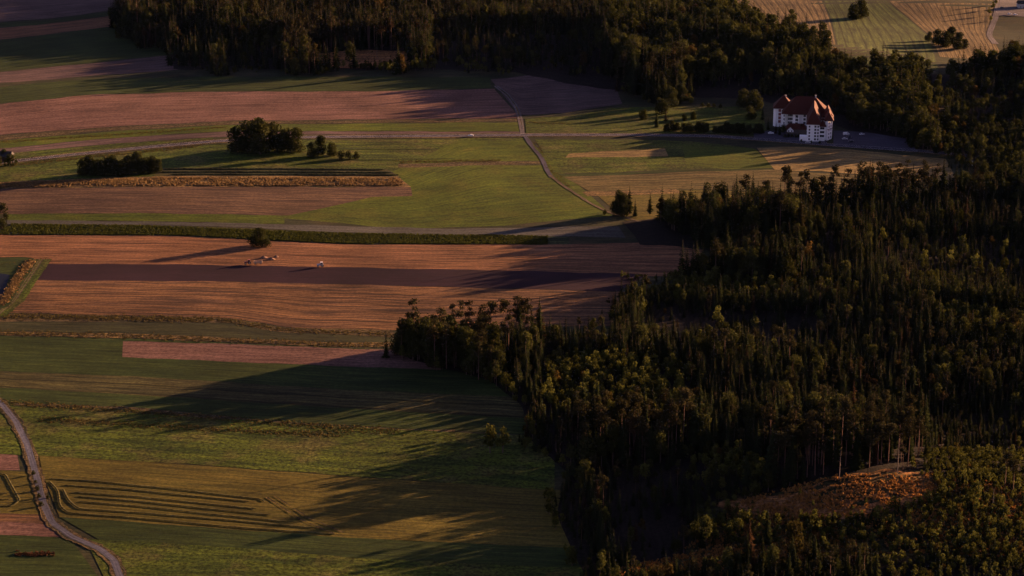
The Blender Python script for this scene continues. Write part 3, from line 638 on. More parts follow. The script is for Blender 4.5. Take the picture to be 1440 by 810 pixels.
ex, ey = np.meshgrid(np.arange(20, 700, 2.3), np.arange(830, 1400, 2.3)); ex = ex.ravel()+rng.uniform(-1.2, 1.2, ex.size); ey = ey.ravel()+rng.uniform(-1.2, 1.2, ey.size)
qx, qy = P(ex, ey); yq = np.zeros(len(qx), bool)
for z in youngz: yq |= inpoly(qx, qy, z)
q = ((inpoly(qx, qy, clear_y) & ~inpoly(qx, qy, open_[0])) | (yq & (rng.random(len(qx)) < .38))) & (rng.random(len(qx)) < .5+.6*np.sin(ex/11+np.sin(ey/9))*np.sin(ey/8)) & (qx < 1650)
k_ = int(q.sum()); gx, gy, ppx, ppy = (np.r_[a_, b_] for a_, b_ in ((gx, ex[q]), (gy, ey[q]), (ppx, qx[q]), (ppy, qy[q])))
keep = np.r_[keep, np.ones(k_, bool)]; u = np.r_[u, rng.random(k_)]; kind = np.r_[kind, np.where(rng.random(k_) < .72, 'young', 'spruce')]; S = np.r_[S, np.where(kind[-k_:] == 'young', rng.uniform(.18, .56, k_)*(1.15+.35*np.sin(ex[q]/17)*np.sin(ey[q]/13)), rng.uniform(.1, .3, k_))]
# forest is lower up-sun of the clearing so that the evening light reaches it
gx, gy, ppx, ppy, kind, S, u = gx[keep], gy[keep], ppx[keep], ppy[keep], kind[keep], S[keep], u[keep]
SZ = rng.uniform(.9, 1.12, len(gx))
def zone_words(px, py):
    if py < 130: return 'in the far top wood' if px < 900 else 'on the slope behind the white hotel'
    if py < 265: return 'in the wood right of the hotel car park' if px > 1180 else 'on the slope left of the white hotel'
    if py < 345: return 'in the big wood below the tan field'
    if px < 860 and py < 540: return 'in the wood tip by the orange field'
    if px < 900: return 'on the shaded left edge of the wood'
    if py < 480: return 'in the middle of the big wood'
    if py < 640: return 'in the lower half of the big wood'
    if py > 690 and px > 980: return 'among saplings on the brown clearing'
    return 'beside the brown clearing at lower right'
HT = {'spruce': 25, 'broad': 19, 'pine': 25, 'young': 7}
WORD = {'spruce': ('tall dark pointed spruce', 'short dark pointed spruce', 19), 'broad': ('large round olive green broadleaf tree', 'smaller olive green broadleaf tree', 15), 'pine': ('tall bare trunked pine', 'shorter bare trunked pine', 20), 'young': ('yellow green young tree', 'low yellow green sapling', 6)}
for k in ('spruce', 'broad', 'pine', 'young'):
    q = np.where(kind == k)[0]
    vis = (ppx[q] > 0) & (ppx[q] < 1440) & (ppy[q] > -5) & (ppy[q] < 850)
    size = np.where(vis, S[q]*SZ[q]*HT[k]/gy[q], 0); order = q[np.argsort(-size)][:300]
    for j in order:
        big = S[j]*SZ[j]*HT[k] > WORD[k][2]
        lb = WORD[k][0 if big else 1]+' '+zone_words(ppx[j], ppy[j])
        plant(k, gx[j], gy[j], float(S[j]), lb, 'group of '+lb, sz=float(SZ[j]))
    rest = np.setdiff1d(q, order)
    lab = {'spruce': 'dense mass of dark spruces filling the woods', 'broad': 'mass of olive broadleaf trees in the woods behind the hotel', 'pine': 'scattered mass of pines standing in the woods', 'young': 'mass of yellow green saplings in the woods'}[k]
    if len(rest): scatter_group(NAMES[k][0].replace('_tree', '')+'_wood', k, gx[rest], gy[rest], S[rest], SZ[rest], lab, 'wood')
print('TREES', len(gx), {k: int((kind == k).sum()) for k in HT})

# ------------------------------------------------------------------ single trees, clumps, hedges
plant_px('dense', 364, 346, .80, 'lone round tree on the orange field casting a long shadow', var=0, sz=.8)
plant_px('bush', 375, 347, 1.2, 'low bush at the right foot of the lone field tree', var=0)
for x, y, sc, v, lb in ((334, 214, 1.05, 0, 'leftmost big dark tree of the roadside clump'), (350, 211, 1.4, 2, 'second big dark tree from the left in the roadside clump'), (366, 217, 1.35, 1, 'tallest dark tree with visible trunk in the roadside clump'),
                        (385, 211, 1.12, 0, 'dark tree right of the tallest one in the roadside clump'), (400, 214, 1.12, 2, 'second big tree from the right in the roadside clump'), (416, 214, 1.0, 0, 'rightmost big olive tree of the roadside clump')):
    plant_px('dense', x, y, sc, lb, var=v)
plant_px('dense', 439, 221, .6, 'small green tree just right of the roadside clump', var=0)
plant_px('dense', 451, 219, .75, 'taller narrow green tree right of the roadside clump', var=1)
plant_px('dense', 467, 219, .62, 'small rounded green tree beside the low dark bushes', var=2)
for i, (x, s) in enumerate(((479, 1.5), (490, 1.4), (501, 1.15))):
    plant_px('bush', x, 224, s, ['largest low dark bush right of the roadside clump', 'middle low dark bush right of the roadside clump', 'rightmost and smallest low dark bush right of the roadside clump'][i])
hb = [(117, 246, .62), (127, 246, .7), (138, 247, .74), (149, 247, .7), (160, 247, .72), (171, 247, .7), (182, 245, .74), (193, 244, .78), (204, 244, .74), (214, 243, .66), (223, 243, .5)]
for i, (x, y, s) in enumerate(hb):
    lb = 'leftmost dark tree of the low row above the golden reeds' if i == 0 else 'rightmost and smallest dark tree of the row above the golden reeds' if i == 10 else 'dark rounded tree inside the low row above the golden reeds'
    plant_px('dense', x, y, s, lb, 'dark tree row above the golden reeds', var=i % 3)
plant_px('bush', 16, 233, 1.9, 'round bush in front of the barn at the left edge')
plant_px('dense', 6, 226, .42, 'dark tree hiding the barn at the left edge', var=1)
plant_px('dense', -2, 231, .36, 'lower dark tree left of the round bush by the barn', var=0)
plant_px('young', 689, 637, 1.75, 'left and more sunlit tree of the isolated pair at the wood edge', var=1, sz=1.0)  # bright young leaf colour on this pair stands in for sunlight
plant_px('young', 707, 637, 1.6, 'right darker tree of the isolated pair at the wood edge', var=1)
plant_px('spruce', 923, 179, .62, 'slender dark conifer standing alone on the slope left of the hotel')
plant_px('spruce', 936, 172, .5, 'small conifer behind the slender one on the slope left of the hotel')
for i, (x, y, s) in enumerate(((869, 303, .62), (877, 304, .66), (885, 303, .8), (893, 304, .6), (914, 303, .62))):
    plant_px('spruce' if i > 1 else 'dense', x, y, s, ['leftmost tall dark tree at the corner where the dirt track enters the wood', 'second tall dark tree at the corner where the dirt track enters the wood', 'tall spruce beside the two dark corner trees', 'narrow small spruce right of the dark corner trees', 'lone short conifer between the dark corner trees and the wood'][i], sz=1.5 if i < 2 else 1)
plant_px('bush', 851, 302, .7, 'single bush beside the dirt track at the wood corner')
for i, (x, y) in enumerate(((988, 150), (996, 151), (1004, 151), (1013, 152))):
    plant_px('bush', x, y, .75, ['leftmost bush of the garden hedge left of the hotel', 'bush in the garden hedge left of the hotel', 'bush in the garden hedge left of the hotel', 'rightmost bush of the garden hedge left of the hotel'][i], 'garden hedge bushes left of the hotel')
plant_px('dense', 1200, 27, .95, 'left crown of the isolated dark pair in the green top right field', var=2)
plant_px('dense', 1211, 25, 1.0, 'right crown of the isolated dark pair in the green top right field', var=0)
for x, y, s in ((1306, 58, .5), (1318, 62, .75), (1328, 66, .8), (1337, 64, .85), (1347, 70, .8), (1356, 68, .55)):
    plant_px('dense', x, y, s, 'bushy tree in the row below the striped field at the top right', 'row of trees below the striped top field')
for x, y, s in ((1391, 22, .35), (1393, 30, .3), (1396, 14, .35), (1400, 8, .35)):
    plant_px('young', x, y, s*3, 'green tree beside the lane at the top right corner', 'trees beside the top right lane')
for i, (x, y, sc) in enumerate(((636, 486, .95), (648, 484, 1.0), (660, 487, 1.05), (679, 484, 1.05), (690, 487, 1.1), (708, 484, 1.1), (727, 487, 1.15), (738, 484, 1.1))):
    plant_px('pine', x, y, sc, 'tall dark pine rising above the wood tip beside the orange field', 'tall pines rising above the wood tip')
for x, y, sc in ((47, 668, .35), (50, 680, .3), (53, 690, .4), (55, 700, .35), (58, 712, .4), (67, 701, .3)):
    plant_px('bush', x, y, sc*1.3, 'small round shrub on the verge of the lower left lane', 'small shrubs along the lower left lane')
for x, y, sc, z_ in ((562, 497, .72, 1), (573, 493, .85, 1.1), (584, 500, .95, 1.1), (596, 494, 1.0, 1.15), (608, 506, .9, 1), (618, 495, .8, 1), (630, 510, .9, 1.05), (643, 500, .8, 1), (655, 516, .85, 1.1), (668, 505, .8, 1), (680, 524, .8, 1.1), (700, 530, .8, 1), (745, 482, .6, 1), (760, 480, .55, 1), (690, 512, .9, 1.1), (612, 515, .7, 1)):
    plant_px('dense', x, y, sc, 'dense dark leafy tree at the tip of the big wood', 'dense leafy trees at the tip of the big wood', sz=z_*.88)
for i, (x, y, sc) in enumerate(((4, 299, 1.5), (8, 309, 1.1), (3, 321, 1.3))):
    plant_px('bush', x, y, sc, ['upper', 'middle', 'lower'][i]+' dark bush at the left end of the dark crop strip')
# dead trees among the living
def snag_shape(h):
    tr = [tube((0, 0, -.4), (.3, 0, h), h*.011+.05, .04)]; lim = []
    for i in range(11):
        z = h*rng.uniform(.35, .95); an = rng.uniform(0, 6.28); L = 2.0*(1.1-z/h)+.3; lim.append(tube((.3*z/h, 0, z), (L*cos(an), L*sin(an), z+rng.uniform(-.5, .3)), .05, .02, 4))
    return cat(lim), cat(tr)
m_snag = plain('dead_wood', (.16, .13, .11), .9, .1, .2, 2)
KINDS['snag'] = []
proto('snag', [snag_shape(16), snag_shape(20)], m_snag, m_snag); NAMES['snag'] = ('dead_tree', 'dead tree')
for x, y, s, wh in ((962, 612, .9, 'left of the tall forest edge'), (1003, 520, .8, 'in the dark middle of the big wood'), (1180, 675, .8, 'on the upper rim of the brown clearing'), (1262, 668, .9, 'at the right corner of the brown clearing'),
                    (744, 470, 1.0, 'at the tip of the big wood'), (1340, 300, .8, 'right of the tan field'), (530, 82, .9, 'by the small brown gap in the top wood'), (1110, 640, 1.0, 'in the tall stand above the clearing'), (1395, 720, .6, 'among saplings near the right edge')):
    plant_px('snag', x, y, s, 'bare grey dead tree '+wh)
plant_px('pine', 1412, 693, .85, 'left reddish bare trunked pine at the right edge above the saplings', var=0)
plant_px('pine', 1424, 696, .8, 'right reddish bare trunked pine at the right edge above the saplings', var=2)
for i in range(17):
    plant_px('dense', 938+i*8.2+random.uniform(-2, 2), 184.5+i*.25+random.uniform(-1, .6), random.uniform(.34, .55), 'dark hedge tree along the road left of the hotel', 'dark hedge trees along the road left of the hotel')
for i, (x, y, s) in enumerate(((905, 168, .5), (930, 160, .8), (942, 150, .9), (958, 145, .8), (975, 168, .35), (962, 170, .3), (1045, 150, .8), (1060, 155, .9), (1055, 168, .6))):
    plant_px('dense', x, y, s, ['small round tree left of the slender conifer on the slope', 'tree above the slender conifer on the slope', 'large tree at the foot of the wood above the slender conifer', 'tree right of the large one at the foot of the wooded slope', 'right low bush in the middle of the slope left of the hotel', 'left low bush in the middle of the slope left of the hotel', 'large dark tree behind the garden left of the hotel', 'largest dark tree close left of the hotel roof', 'lower dark tree beside the left wing of the hotel'][i])
# around hotel
for i, (x, y, s, k) in enumerate(((1072, 170, .55, 'spruce'), (1080, 182, .5, 'spruce'), (1091, 188, .45, 'spruce'), (1096, 190, .40, 'spruce'), (1101, 190, .45, 'broad'), (1127, 188, .35, 'broad'), (1066, 188, .4, 'broad'))):
    plant_px(k, x, y, s, ['tall dark spruce left of the hotel', 'dark spruce by the left corner of the hotel', 'left spruce in front of the hotel left wing', 'right spruce in front of the hotel left wing', 'small round tree in front of the hotel annexe gable', 'small round tree between annexe and front wing of the hotel', 'small tree beside the road left of the hotel forecourt'][i])
for i, x in enumerate((1104, 1109, 1114, 1119, 1124)):
    plant_px('bush', x, 193.5, .62, 'dark hedge bush between the hotel annexe and the road', 'hedge bushes along the hotel forecourt')
for i, (x, y) in enumerate(((1126.5, 199.5), (1141, 201.5), (1153, 202))):
    plant_px('bush', x, y, .45, ['dark shrub left of the hotel front wing', 'dark shrub under the middle of the hotel front wing', 'dark shrub under the hotel balconies'][i])
for i, (x, y, s) in enumerate(((1200, 176, .75), (1222, 182, .72), (1238, 184, .7), (1258, 186, .8))):
    plant_px('broad', x, y, s, ['leftmost roadside tree behind the hotel car park', 'second tree from the left behind the hotel car park', 'third tree from the left behind the hotel car park', 'rightmost round tree behind the hotel car park'][i], var=1)

# ------------------------------------------------------------------ reeds, crop, clearing growth, windrows
def inside_strip(top, bot, n_):
    t = rng.random(n_); s_ = rng.random(n_); tx, ty = interp(top, 400); bx_, by = interp(bot, 400); i_ = (s_*399).astype(int)
    x0, y0, _ = G(tx[i_], ty[i_]); x1, y1, _ = G(bx_[i_], by[i_]); return x0*(1-t)+x1*t, y0*(1-t)+y1*t
m_reed = leaf('reed_stalks', alb(176, 118, 70), alb(104, 74, 48), None, .2, .3)
m_maize = leaf('crop_leaves', (.075, .085, .02), (.045, .055, .015), None, .25, .3)
m_heath = leaf('heath_stalks', alb(210, 122, 58), alb(120, 76, 38), None, .2, .3)
m_weed = leaf('weed_stalks', alb(128, 92, 48), alb(74, 58, 32), None, .2, .3)
m_red = leaf('red_weeds', (.06, .032, .018), (.04, .022, .014), None, .2, .3)
X, Y = inside_strip([(-60, 261), (100, 254), (240, 250), (560, 251)], [(-60, 265), (100, 263), (240, 262), (574, 262)], 8500)
q = rng.random(len(X)) < .55+.45*np.sin(X/7+np.sin(X/19)*3)*np.sin(Y/4+X/31); X, Y = X[q], Y[q]
tufts('reeds', X, Y, 1.15, .8, m_reed, 'golden band of dry reeds below the bush row', 'reeds')
rows = []
for k in range(13):
    t = (k+.5)/13; tx, ty = interp([(18, 315), (200, 317), (480, 328), (770, 332)], 520); bx_, by = interp([(-6, 330), (250, 331), (480, 343), (770, 344)], 520)
    x0, y0, _ = G(tx, ty); x1, y1, _ = G(bx_, by); rows.append((x0*(1-t)+x1*t+rng.normal(0, .2, 520), y0*(1-t)+y1*t+rng.normal(0, .25, 520)))
X = np.concatenate([r[0] for r in rows]); Y = np.concatenate([r[1] for r in rows]); q = rng.random(len(X)) < .74+.2*np.sin(X/13)*np.sin(X/5+Y)
tufts('maize_rows', X[q], Y[q], .85, 1.0, m_maize, 'dark green rows of tall crop below the gravel strip', 'crop', nq=4, lean=.25)
X, Y = inside_strip([(1040, 705), (1180, 668), (1300, 666), (1480, 684)], [(940, 790), (1180, 782), (1300, 780), (1480, 786)], 9000)
q = rng.random(len(X)) < .5+.5*np.sin(X/6+np.sin(Y/5))*np.sin(Y/4.3+X/11); X, Y = X[q], Y[q]
tufts('clearing_grass', X, Y, 1.0, 1.0, m_heath, 'rust brown dry grass covering the clearing', 'grass')
X, Y = inside_strip([(860, 802), (1000, 772), (1180, 778)], [(860, 850), (1000, 850), (1180, 850)], 3500)
tufts('clearing_grass', X, Y, .9, 1.0, m_heath, 'brown dry grass at the bottom edge below the wood', 'grass')
# rough verges along field borders
vl = [[(-40, 443), (320, 450), (395, 464), (550, 470)], [(-40, 467), (200, 473), (480, 485), (560, 485)], [(0, 446), (300, 449)], [(0, 373), (60, 366), (64, 364)], [(12, 432), (40, 392), (56, 366)], [(-20, 432), (6, 424), (20, 402), (40, 372)],
      [(0, 566), (100, 572), (300, 588), (560, 608)], [(60, 590), (300, 604), (480, 612)], [(560, 228), (700, 226)], [(0, 200), (200, 187), (320, 179)], [(740, 172), (800, 174)], [(750, 200), (770, 236), (800, 262)], [(-20, 236), (120, 222), (280, 205)]]
XA, YA = [], []
for l in vl:
    k = int(sum(math.dist(l[i], l[i+1]) for i in range(len(l)-1))*2.2); x, y = interp(l, max(k, 14)); X, Y, _ = G(x, y); XA.append(X+rng.normal(0, 2, len(X))); YA.append(Y+rng.normal(0, 2.6, len(X)))
tufts('verge_grass', np.concatenate(XA), np.concatenate(YA), .42, .8, m_weed, 'rough tufts of dry grass along field borders and lane edges', 'grass')
X, Y, _ = G(rng.uniform(22, 76, 160), 780+rng.normal(0, 1.3, 160)); tufts('red_weeds', X, Y, .7, 1.0, m_red, 'dark red weeds in the meadow at the lower left', 'weeds')
XB, YB, _ = G(*interp([(-20, 432), (4, 426), (18, 404), (34, 380), (44, 368)], 260)); tufts('bank_grass', np.repeat(XB, 4)+rng.normal(0, 1.6, 1040), np.repeat(YB, 4)+rng.normal(0, 1.6, 1040), 1.1, 1.1, m_reed, 'bright dry grass on the bank right of the pond', 'grass')

hay = field('hay', alb(112, 88, 44), alb(84, 66, 34), row=1, speck=.6, bump=1, clump=.8)
def windrow(pts, lab, wd=1.0, h=.22, group='mown hay windrows at the lower left'):
    n_ = max(20, int(sum(math.dist(pts[i], pts[i+1]) for i in range(len(pts)-1))/1.6)); x, y = interp(pts, n_); X, Y, _ = G(x, y)
    dx, dy = np.gradient(X), np.gradient(Y); L = np.hypot(dx, dy); nx, ny = -dy/L, dx/L
    cs = np.array([-.5, -.3, 0, .3, .5])*wd; hs = np.array([0, .75, 1, .75, 0])*h
    hv = hs[:, None]*rng.uniform(.75, 1.25, n_)[None, :]; w2 = rng.uniform(.8, 1.2, n_)
    XX = X+nx*cs[:, None]*w2; YY = Y+ny*cs[:, None]*w2; ZZ = terrain(XX, YY)+hv+LEVEL[0]-.05
    i_ = (np.arange(4)[:, None]*n_+np.arange(n_-1)[None, :]).ravel()
    o = mesh_obj('hay_windrow', np.stack([XX.ravel(), YY.ravel(), ZZ.ravel()], 1), np.stack([i_, i_+1, i_+n_+1, i_+n_], 1), hay, uv=np.stack([XX.ravel(), YY.ravel()], 1))
    tag(o, lab, 'windrow', group)
WR = [([(70, 674), (130, 677), (250, 689), (370, 703), (372, 706)], 'longest upper hay windrow of the mown field by the lane'),
      ([(70, 678), (82, 690), (84, 712), (96, 722), (180, 728), (330, 742), (470, 752)], 'outer hay windrow bending down the left end of the mown field'),
      ([(89, 689), (96, 704), (110, 716), (200, 722), (330, 733), (440, 743)], 'second hay windrow bending inside the outer one'),
      ([(90, 683), (170, 688), (260, 697), (350, 706)], 'hay windrow second from the top of the mown field'),
      ([(104, 693), (190, 699), (270, 707), (360, 716)], 'hay windrow third from the top of the mown field'),
      ([(110, 699), (200, 706), (290, 716), (380, 725)], 'hay windrow fourth from the top of the mown field'),
      ([(112, 706), (200, 713), (300, 724), (400, 734)], 'hay windrow fifth from the top of the mown field'),
      ([(-20, 664), (8, 668), (20, 690), (28, 704), (18, 712), (-20, 713)], 'curved hay windrow left of the lane'),
      ([(-20, 694), (10, 695)], 'upper short straight hay windrow left of the lane'), ([(-20, 703), (12, 703)], 'lower short straight hay windrow left of the lane')]
for p, l in WR: windrow(p, l)
for i, (a0, a1, y) in enumerate(((232, 540, 238.5), (228, 550, 242.5), (240, 560, 246))):
    windrow([(a0, y), (400, y-.3), (a1, y+.8)], ['upper', 'middle', 'lower'][i]+' dark windrow beside the golden reeds', 2.2, .8, 'windrows beside the golden reeds')

# ------------------------------------------------------------------ hotel
m_wall = plain('white_render', (.88, .88, .90), .85, .2, .04, .5)
m_tile = plain('red_roof_tile', (.055, .013, .007), .8, .2, .25, 1.5)
m_glass = plain('dark_window_glass', (.018, .02, .028), .15, .5, .1)
m_frame = plain('window_frame', (.62, .62, .64), .6, .3, .05)
m_redwood = plain('red_shutter', (.18, .03, .03), .7, .2, .1)
m_conc = plain('pale_concrete', (.42, .41, .40), .8, .2, .1)
hx, hy, hz = G(1134, 199); az = math.atan2(float(hx), float(hy))
hotel = empty('hotel', (float(hx), float(hy), float(hz)), -az, 1, 'white five storey hotel with steep dark red roofs beside the road', 'hotel')
def wallpart(nm, pts, z0, z1): return MB().prism(pts, z0, z1).build(nm, m_wall, hotel)
def rect(x0, x1, y0, y1): return [(x0, y0), (x1, y0), (x1, y1), (x0, y1)]
W1 = [(-27.4, 53), (-25.6, 50), (-19.4, 50), (-19.4, 48.6), (-17.8, 47.6), (-16.2, 48.6), (-16.2, 50), (-11.5, 50), (-11.5, 66), (-27.4, 66)]
wallpart('wall', W1, -1.5, 15.2)
wallpart('wall', [(-11.5, 38), (-6.5, 36), (-6.5, 38.5), (0, 38.5), (0, 60), (-11.5, 60)], -1.5, 13.6)
wallpart('wall', rect(0, 9.7, 0, 50), -1.5, 14)
wallpart('wall', rect(9.7, 14.2, 2.0, 40), -1.5, 12)
W4 = [(14.2, 6), (16.2, 5.2), (19.6, 12), (19.9, 24), (14.2, 24)]
wallpart('wall', W4, -1.5, 15.8)
wallpart('wall', rect(14.2, 19.2, 24, 46), -1.5, 14)
wallpart('terrace_wall', [(-5.5, 2), (0, 1), (0, 8), (-5.5, 8)], -1, 3.6)
def roof(b, nm='roof'): return b.build(nm, m_tile, hotel)
roof(MB().hip(-27.4, -11.5, 49.5, 66, 15.2, 9.5, 'y'))
roof(MB().hip(-20, 16, 37, 62, 13.62, 12.0, 'x', hl=11))
roof(MB().hip(0, 10.2, 0, 56, 14.02, 10.5, 'y', hl=15))
roof(MB().hip(-11.5, 4, 35.5, 44, 13.9, 4.0, 'x', hl=3))
roof(MB().hip(9.9, 14.4, 2.0, 36, 12.03, 4.0, 'y'))
roof(MB().hip(14.0, 20.0, 6.0, 26, 15.85, 6.0, 'y', hl=4.5))
roof(MB().hip(13.0, 19.2, 26, 46, 14.05, 7, 'y', hl=5))
for (x, y, s, z) in ((12.2, 10, 3.0, 14.2), (12.6, 18, 3.0, 14.6), (18.6, 14, 2.0, 17), (7.5, 12, 2.4, 16.6)):
    d = MB(); d.prism(rect(x-s/2, x+s/2, y-s/2, y+s/2), z-1.5, z+1.4); d2 = d.build('dormer', m_wall, hotel)
    MB().hip(x-s/2, x+s/2, y-s/2, y+s/2, z+1.42, 1.6, 'y', hl=.2, over=.3, th=.12).build('dormer_roof', m_tile, d2)
for (x, y, z) in ((5, 30, 20.5), (-18, 58, 22.5), (6, 49, 25)):
    c = MB().box(x-.6, x+.6, y-.5, y+.5, z-2, z+1.8, 0); c.box(x-.75, x+.75, y-.65, y+.65, z+1.805, z+2.0, 0); c.build('chimney', m_conc, hotel)
def window(x, y, z, wd, ht, nx=0, ny=-1, mat=None):
    """framed opening on a wall; (nx, ny) faces outward"""
    l = math.hypot(nx, ny); nx /= l; ny /= l; tx, ty = -ny, nx
    wd *= 1.25; ht *= 1.12; b = MB()
    def slab(u0, u1, z0, z1, d0, d1, mi):
        pts = [(x+tx*u0+nx*d0, y+ty*u0+ny*d0), (x+tx*u1+nx*d0, y+ty*u1+ny*d0), (x+tx*u1+nx*d1, y+ty*u1+ny*d1), (x+tx*u0+nx*d1, y+ty*u0+ny*d1)]
        b.prism(pts[::-1], z0, z1, mi)
    h2 = wd/2
    slab(-h2, h2, z, z+ht, .0, .03, 1)
    slab(-h2-.1, -h2, z-.1, z+ht+.1, 0, .1, 0); slab(h2, h2+.1, z-.1, z+ht+.1, 0, .1, 0)
    slab(-h2, h2, z+ht, z+ht+.1, 0, .1, 0); slab(-h2-.15, h2+.15, z-.2, z-.1, 0, .2, 0)
    slab(-.03, .03, z, z+ht, .031, .06, 0)
    return b.build('window', [m_frame, mat or m_glass], hotel)
for r_ in range(5):                                   # front wing
    window(2.0, 0, 1.2+r_*2.55, .9, 1.3); window(6.6, 0, 1.2+r_*2.55, 1.2, 1.4); window(8.7, 0, 1.2+r_*2.55, .9, 1.4)
for r_ in range(4):                                   # left wing
    window(-22.3, 50, 3.2+r_*3.0, 1.6, 2.0, mat=m_redwood); window(-14.9, 50, 2.8+r_*3.0, .9, 1.6); window(-13.6, 50, 2.8+r_*3.0, .9, 1.6); window(-12.4, 50, 2.8+r_*3.0, .8, 1.6)
    window(-18.6, 48.1, 2.8+r_*3.0, .9, 1.5, -.53, -.85)
for r_ in range(4):                                   # middle wing
    window(-8.4, 36.76, 2.0+r_*2.9, 1.8, 1.9, -.37, -.93); window(-2.2, 38.5, 2.4+r_*2.9, 1.4, 1.7)
n4 = (6.8, -3.4)
for r_ in range(5):
    window(17.2, 7.2, 1.4+r_*2.9, 1.1, 1.4, *n4); window(18.7, 10.2, 1.4+r_*2.9, 1.1, 1.4, *n4)
for r_ in range(3):
    s_ = MB().box(9.72, 14.6, .6, 2.0, 2.6+r_*3.1, 2.85+r_*3.1); s_.box(9.72, 14.6, .6, .72, 2.855+r_*3.1, 3.75+r_*3.1); s_.build('balcony', m_wall, hotel)
    window(11.9, 2.0, 3.0+r_*3.1, 2.6, 2.0)
MB().prism([(16.1, 4.6), (20.1, 12.1), (19.7, 12.3), (15.8, 4.9)], 8.6, 9.0).build('red_cornice', m_tile, hotel)
MB().box(-.25, 9.9, -.22, -.002, 13.6, 13.95).build('eaves_board', m_redwood, hotel)
an = empty('annexe', tuple(hotel.matrix_basis @ Vector((-8.5, 28, 0))), -az, 1, 'low dark roofed annexe with a small white gable in front of the hotel', 'building')
MB().box(-8, 8, -4, 6, -1, 4.2).build('wall', plain('annexe_wall', (.10, .085, .075), .85, .2, .1), an)
MB().hip(-8, 8, -4, 6, 4.22, 3.6, 'x', hl=3).build('roof', m_tile, an)
gb = MB(); gb.profile([(-7.2, 2.0), (-2.0, 2.0), (-2.0, 3.4), (-4.6, 6.0), (-7.2, 3.4)], -5.4, -4.02); gb.build('gable', m_wall, an)
g2 = MB(); g2.add([(-7.7, -5.9, 3.2), (-4.6, -5.9, 6.3), (-4.6, -1, 6.3), (-7.7, -1, 3.2), (-1.5, -5.9, 3.2), (-1.5, -1, 3.2), (-7.7, -5.9, 3.0), (-4.6, -5.9, 6.1), (-1.5, -5.9, 3.0)], [[0, 1, 2, 3], [1, 4, 5, 2], [0, 6, 7, 1], [1, 7, 8, 4]]); g2.build('gable_roof', m_tile, an)
for x in (-5.8, -3.4): MB().box(x-.45, x+.45, -5.46, -5.402, 2.3, 3.4).build('window', m_glass, an)
# small buildings
def shed(name, px, py, wx, wy, h, rise, wallm, roofm, label, rz=0):
    x, y, z = G(px, py); r = empty(name, (float(x), float(y), float(z)), rz, 1, label, 'building')
    MB().box(-wx/2, wx/2, 0, wy, -.5, h).build('wall', wallm, r); MB().hip(-wx/2, wx/2, 0, wy, h+.02, rise, 'x', hl=.3, over=.5).build('roof', roofm, r)
    MB().box(-.6, .6, -.05, -.004, 0, 2.1).build('door', m_redwood, r)
    for q in (-wx*.3, wx*.3): MB().box(q-.5, q+.5, -.04, -.004, 1.1, 2.2).build('window', m_glass, r)
    return r
m_dark = plain('dark_timber', (.05, .035, .028), .85, .2, .2); m_slate = plain('grey_roof', (.02, .018, .018), .7, .3, .15)
shed('barn', 2, 228, 14, 9, 4.2, 3.2, m_dark, m_slate, 'dark timber barn by the road at the left edge', -.1)
shed('house', 1440, 12, 12, 9, 5, 3, m_conc, m_slate, 'pale house at the top right corner beside the parking area')
shed('shelter', 1365, 233, 3.2, 3, 4.2, 1.2, m_wall, m_slate, 'small white shelter among trees right of the car park')

# ------------------------------------------------------------------ vehicles
m_tyre = plain('tyre_rubber', (.02, .02, .02), .9, .2, .1); m_rim = plain('wheel_rim', (.5, .5, .52), .4, .5, .05, 1, .6)
m_lamp = plain('headlight_glass', (.7, .7, .65), .2, .5, .05); m_tail = plain('tail_light_glass', (.3, .01, .01), .3, .5, .05)
def paintm(nm, c): return plain(nm, c, .35, .5, .03)
def wheel(parent, x, y, r, wd):
    t = MB().cyl((x, y, r), r, wd).build('wheel', m_tyre, parent); MB().cyl((x, y, r), r*.58, wd+.03).build('rim', m_rim, t)
def car(x, y, rz, paint_m, label, group=None, name='parked_car', van=False, cat_='car'):
    r = empty(name, (float(x), float(y), float(terrain(x, y))+LEVEL[0]+.16), rz, 1, label, cat_, group)
    L = 2.6 if van else 2.2; top = 2.1 if van else 1.45
    if van: body = [(-L, .35), (L, .35), (L, .95), (1.9, 1.15), (1.25, top), (-L+.05, top)]
    else: body = [(-L, .35), (L, .35), (L, .75), (1.2, .95), (.55, top-.05), (.3, top), (-1.2, top), (-1.9, .98), (-L, .9)]
    MB().profile(body, -.88, .88).build('body', paint_m, r)
    g = MB(); zz = 1.25 if van else .97
    x0, x1 = ((.2, 1.2) if van else (-1.45, .75))
    for s_ in (-1, 1): g.box(x0, x1, min(s_*.881, s_*.90), max(s_*.881, s_*.90), zz, top-.12)
    if van: g.add([(1.93, -.75, 1.17), (1.93, .75, 1.17), (1.33, .7, top-.08), (1.33, -.7, top-.08)], [[0, 1, 2, 3]])
    else:
        g.add([(1.14, -.75, 1.0), (1.14, .75, 1.0), (.62, .68, top-.07), (.62, -.68, top-.07)], [[0, 1, 2, 3]]); g.add([(-1.87, -.75, 1.03), (-1.29, -.68, top-.04), (-1.29, .68, top-.04), (-1.87, .75, 1.03)], [[0, 1, 2, 3]])
    g.build('windows', m_glass, r)
    for sx in (-1.4, 1.4):
        for sy in (-.82, .82): wheel(r, sx, sy, .34, .24)
    for sy in (-.6, .6):
        MB().box(L+.004, L+.05, sy-.18, sy+.18, .58, .72).build('headlight', m_lamp, r); MB().box(-L-.05, -L-.004, sy-.16, sy+.16, .65, .82).build('tail_light', m_tail, r)
    return r
white = paintm('white_paint', (.8, .8, .82)); dk = paintm('dark_car_paint', (.03, .035, .05)); sil = paintm('silver_paint', (.45, .46, .5)); red = paintm('red_car_paint', (.3, .03, .02))
def carpx(px, py, rz, *a_, **k): x, y, z = G(px, py); return car(x, y, rz, *a_, **k)
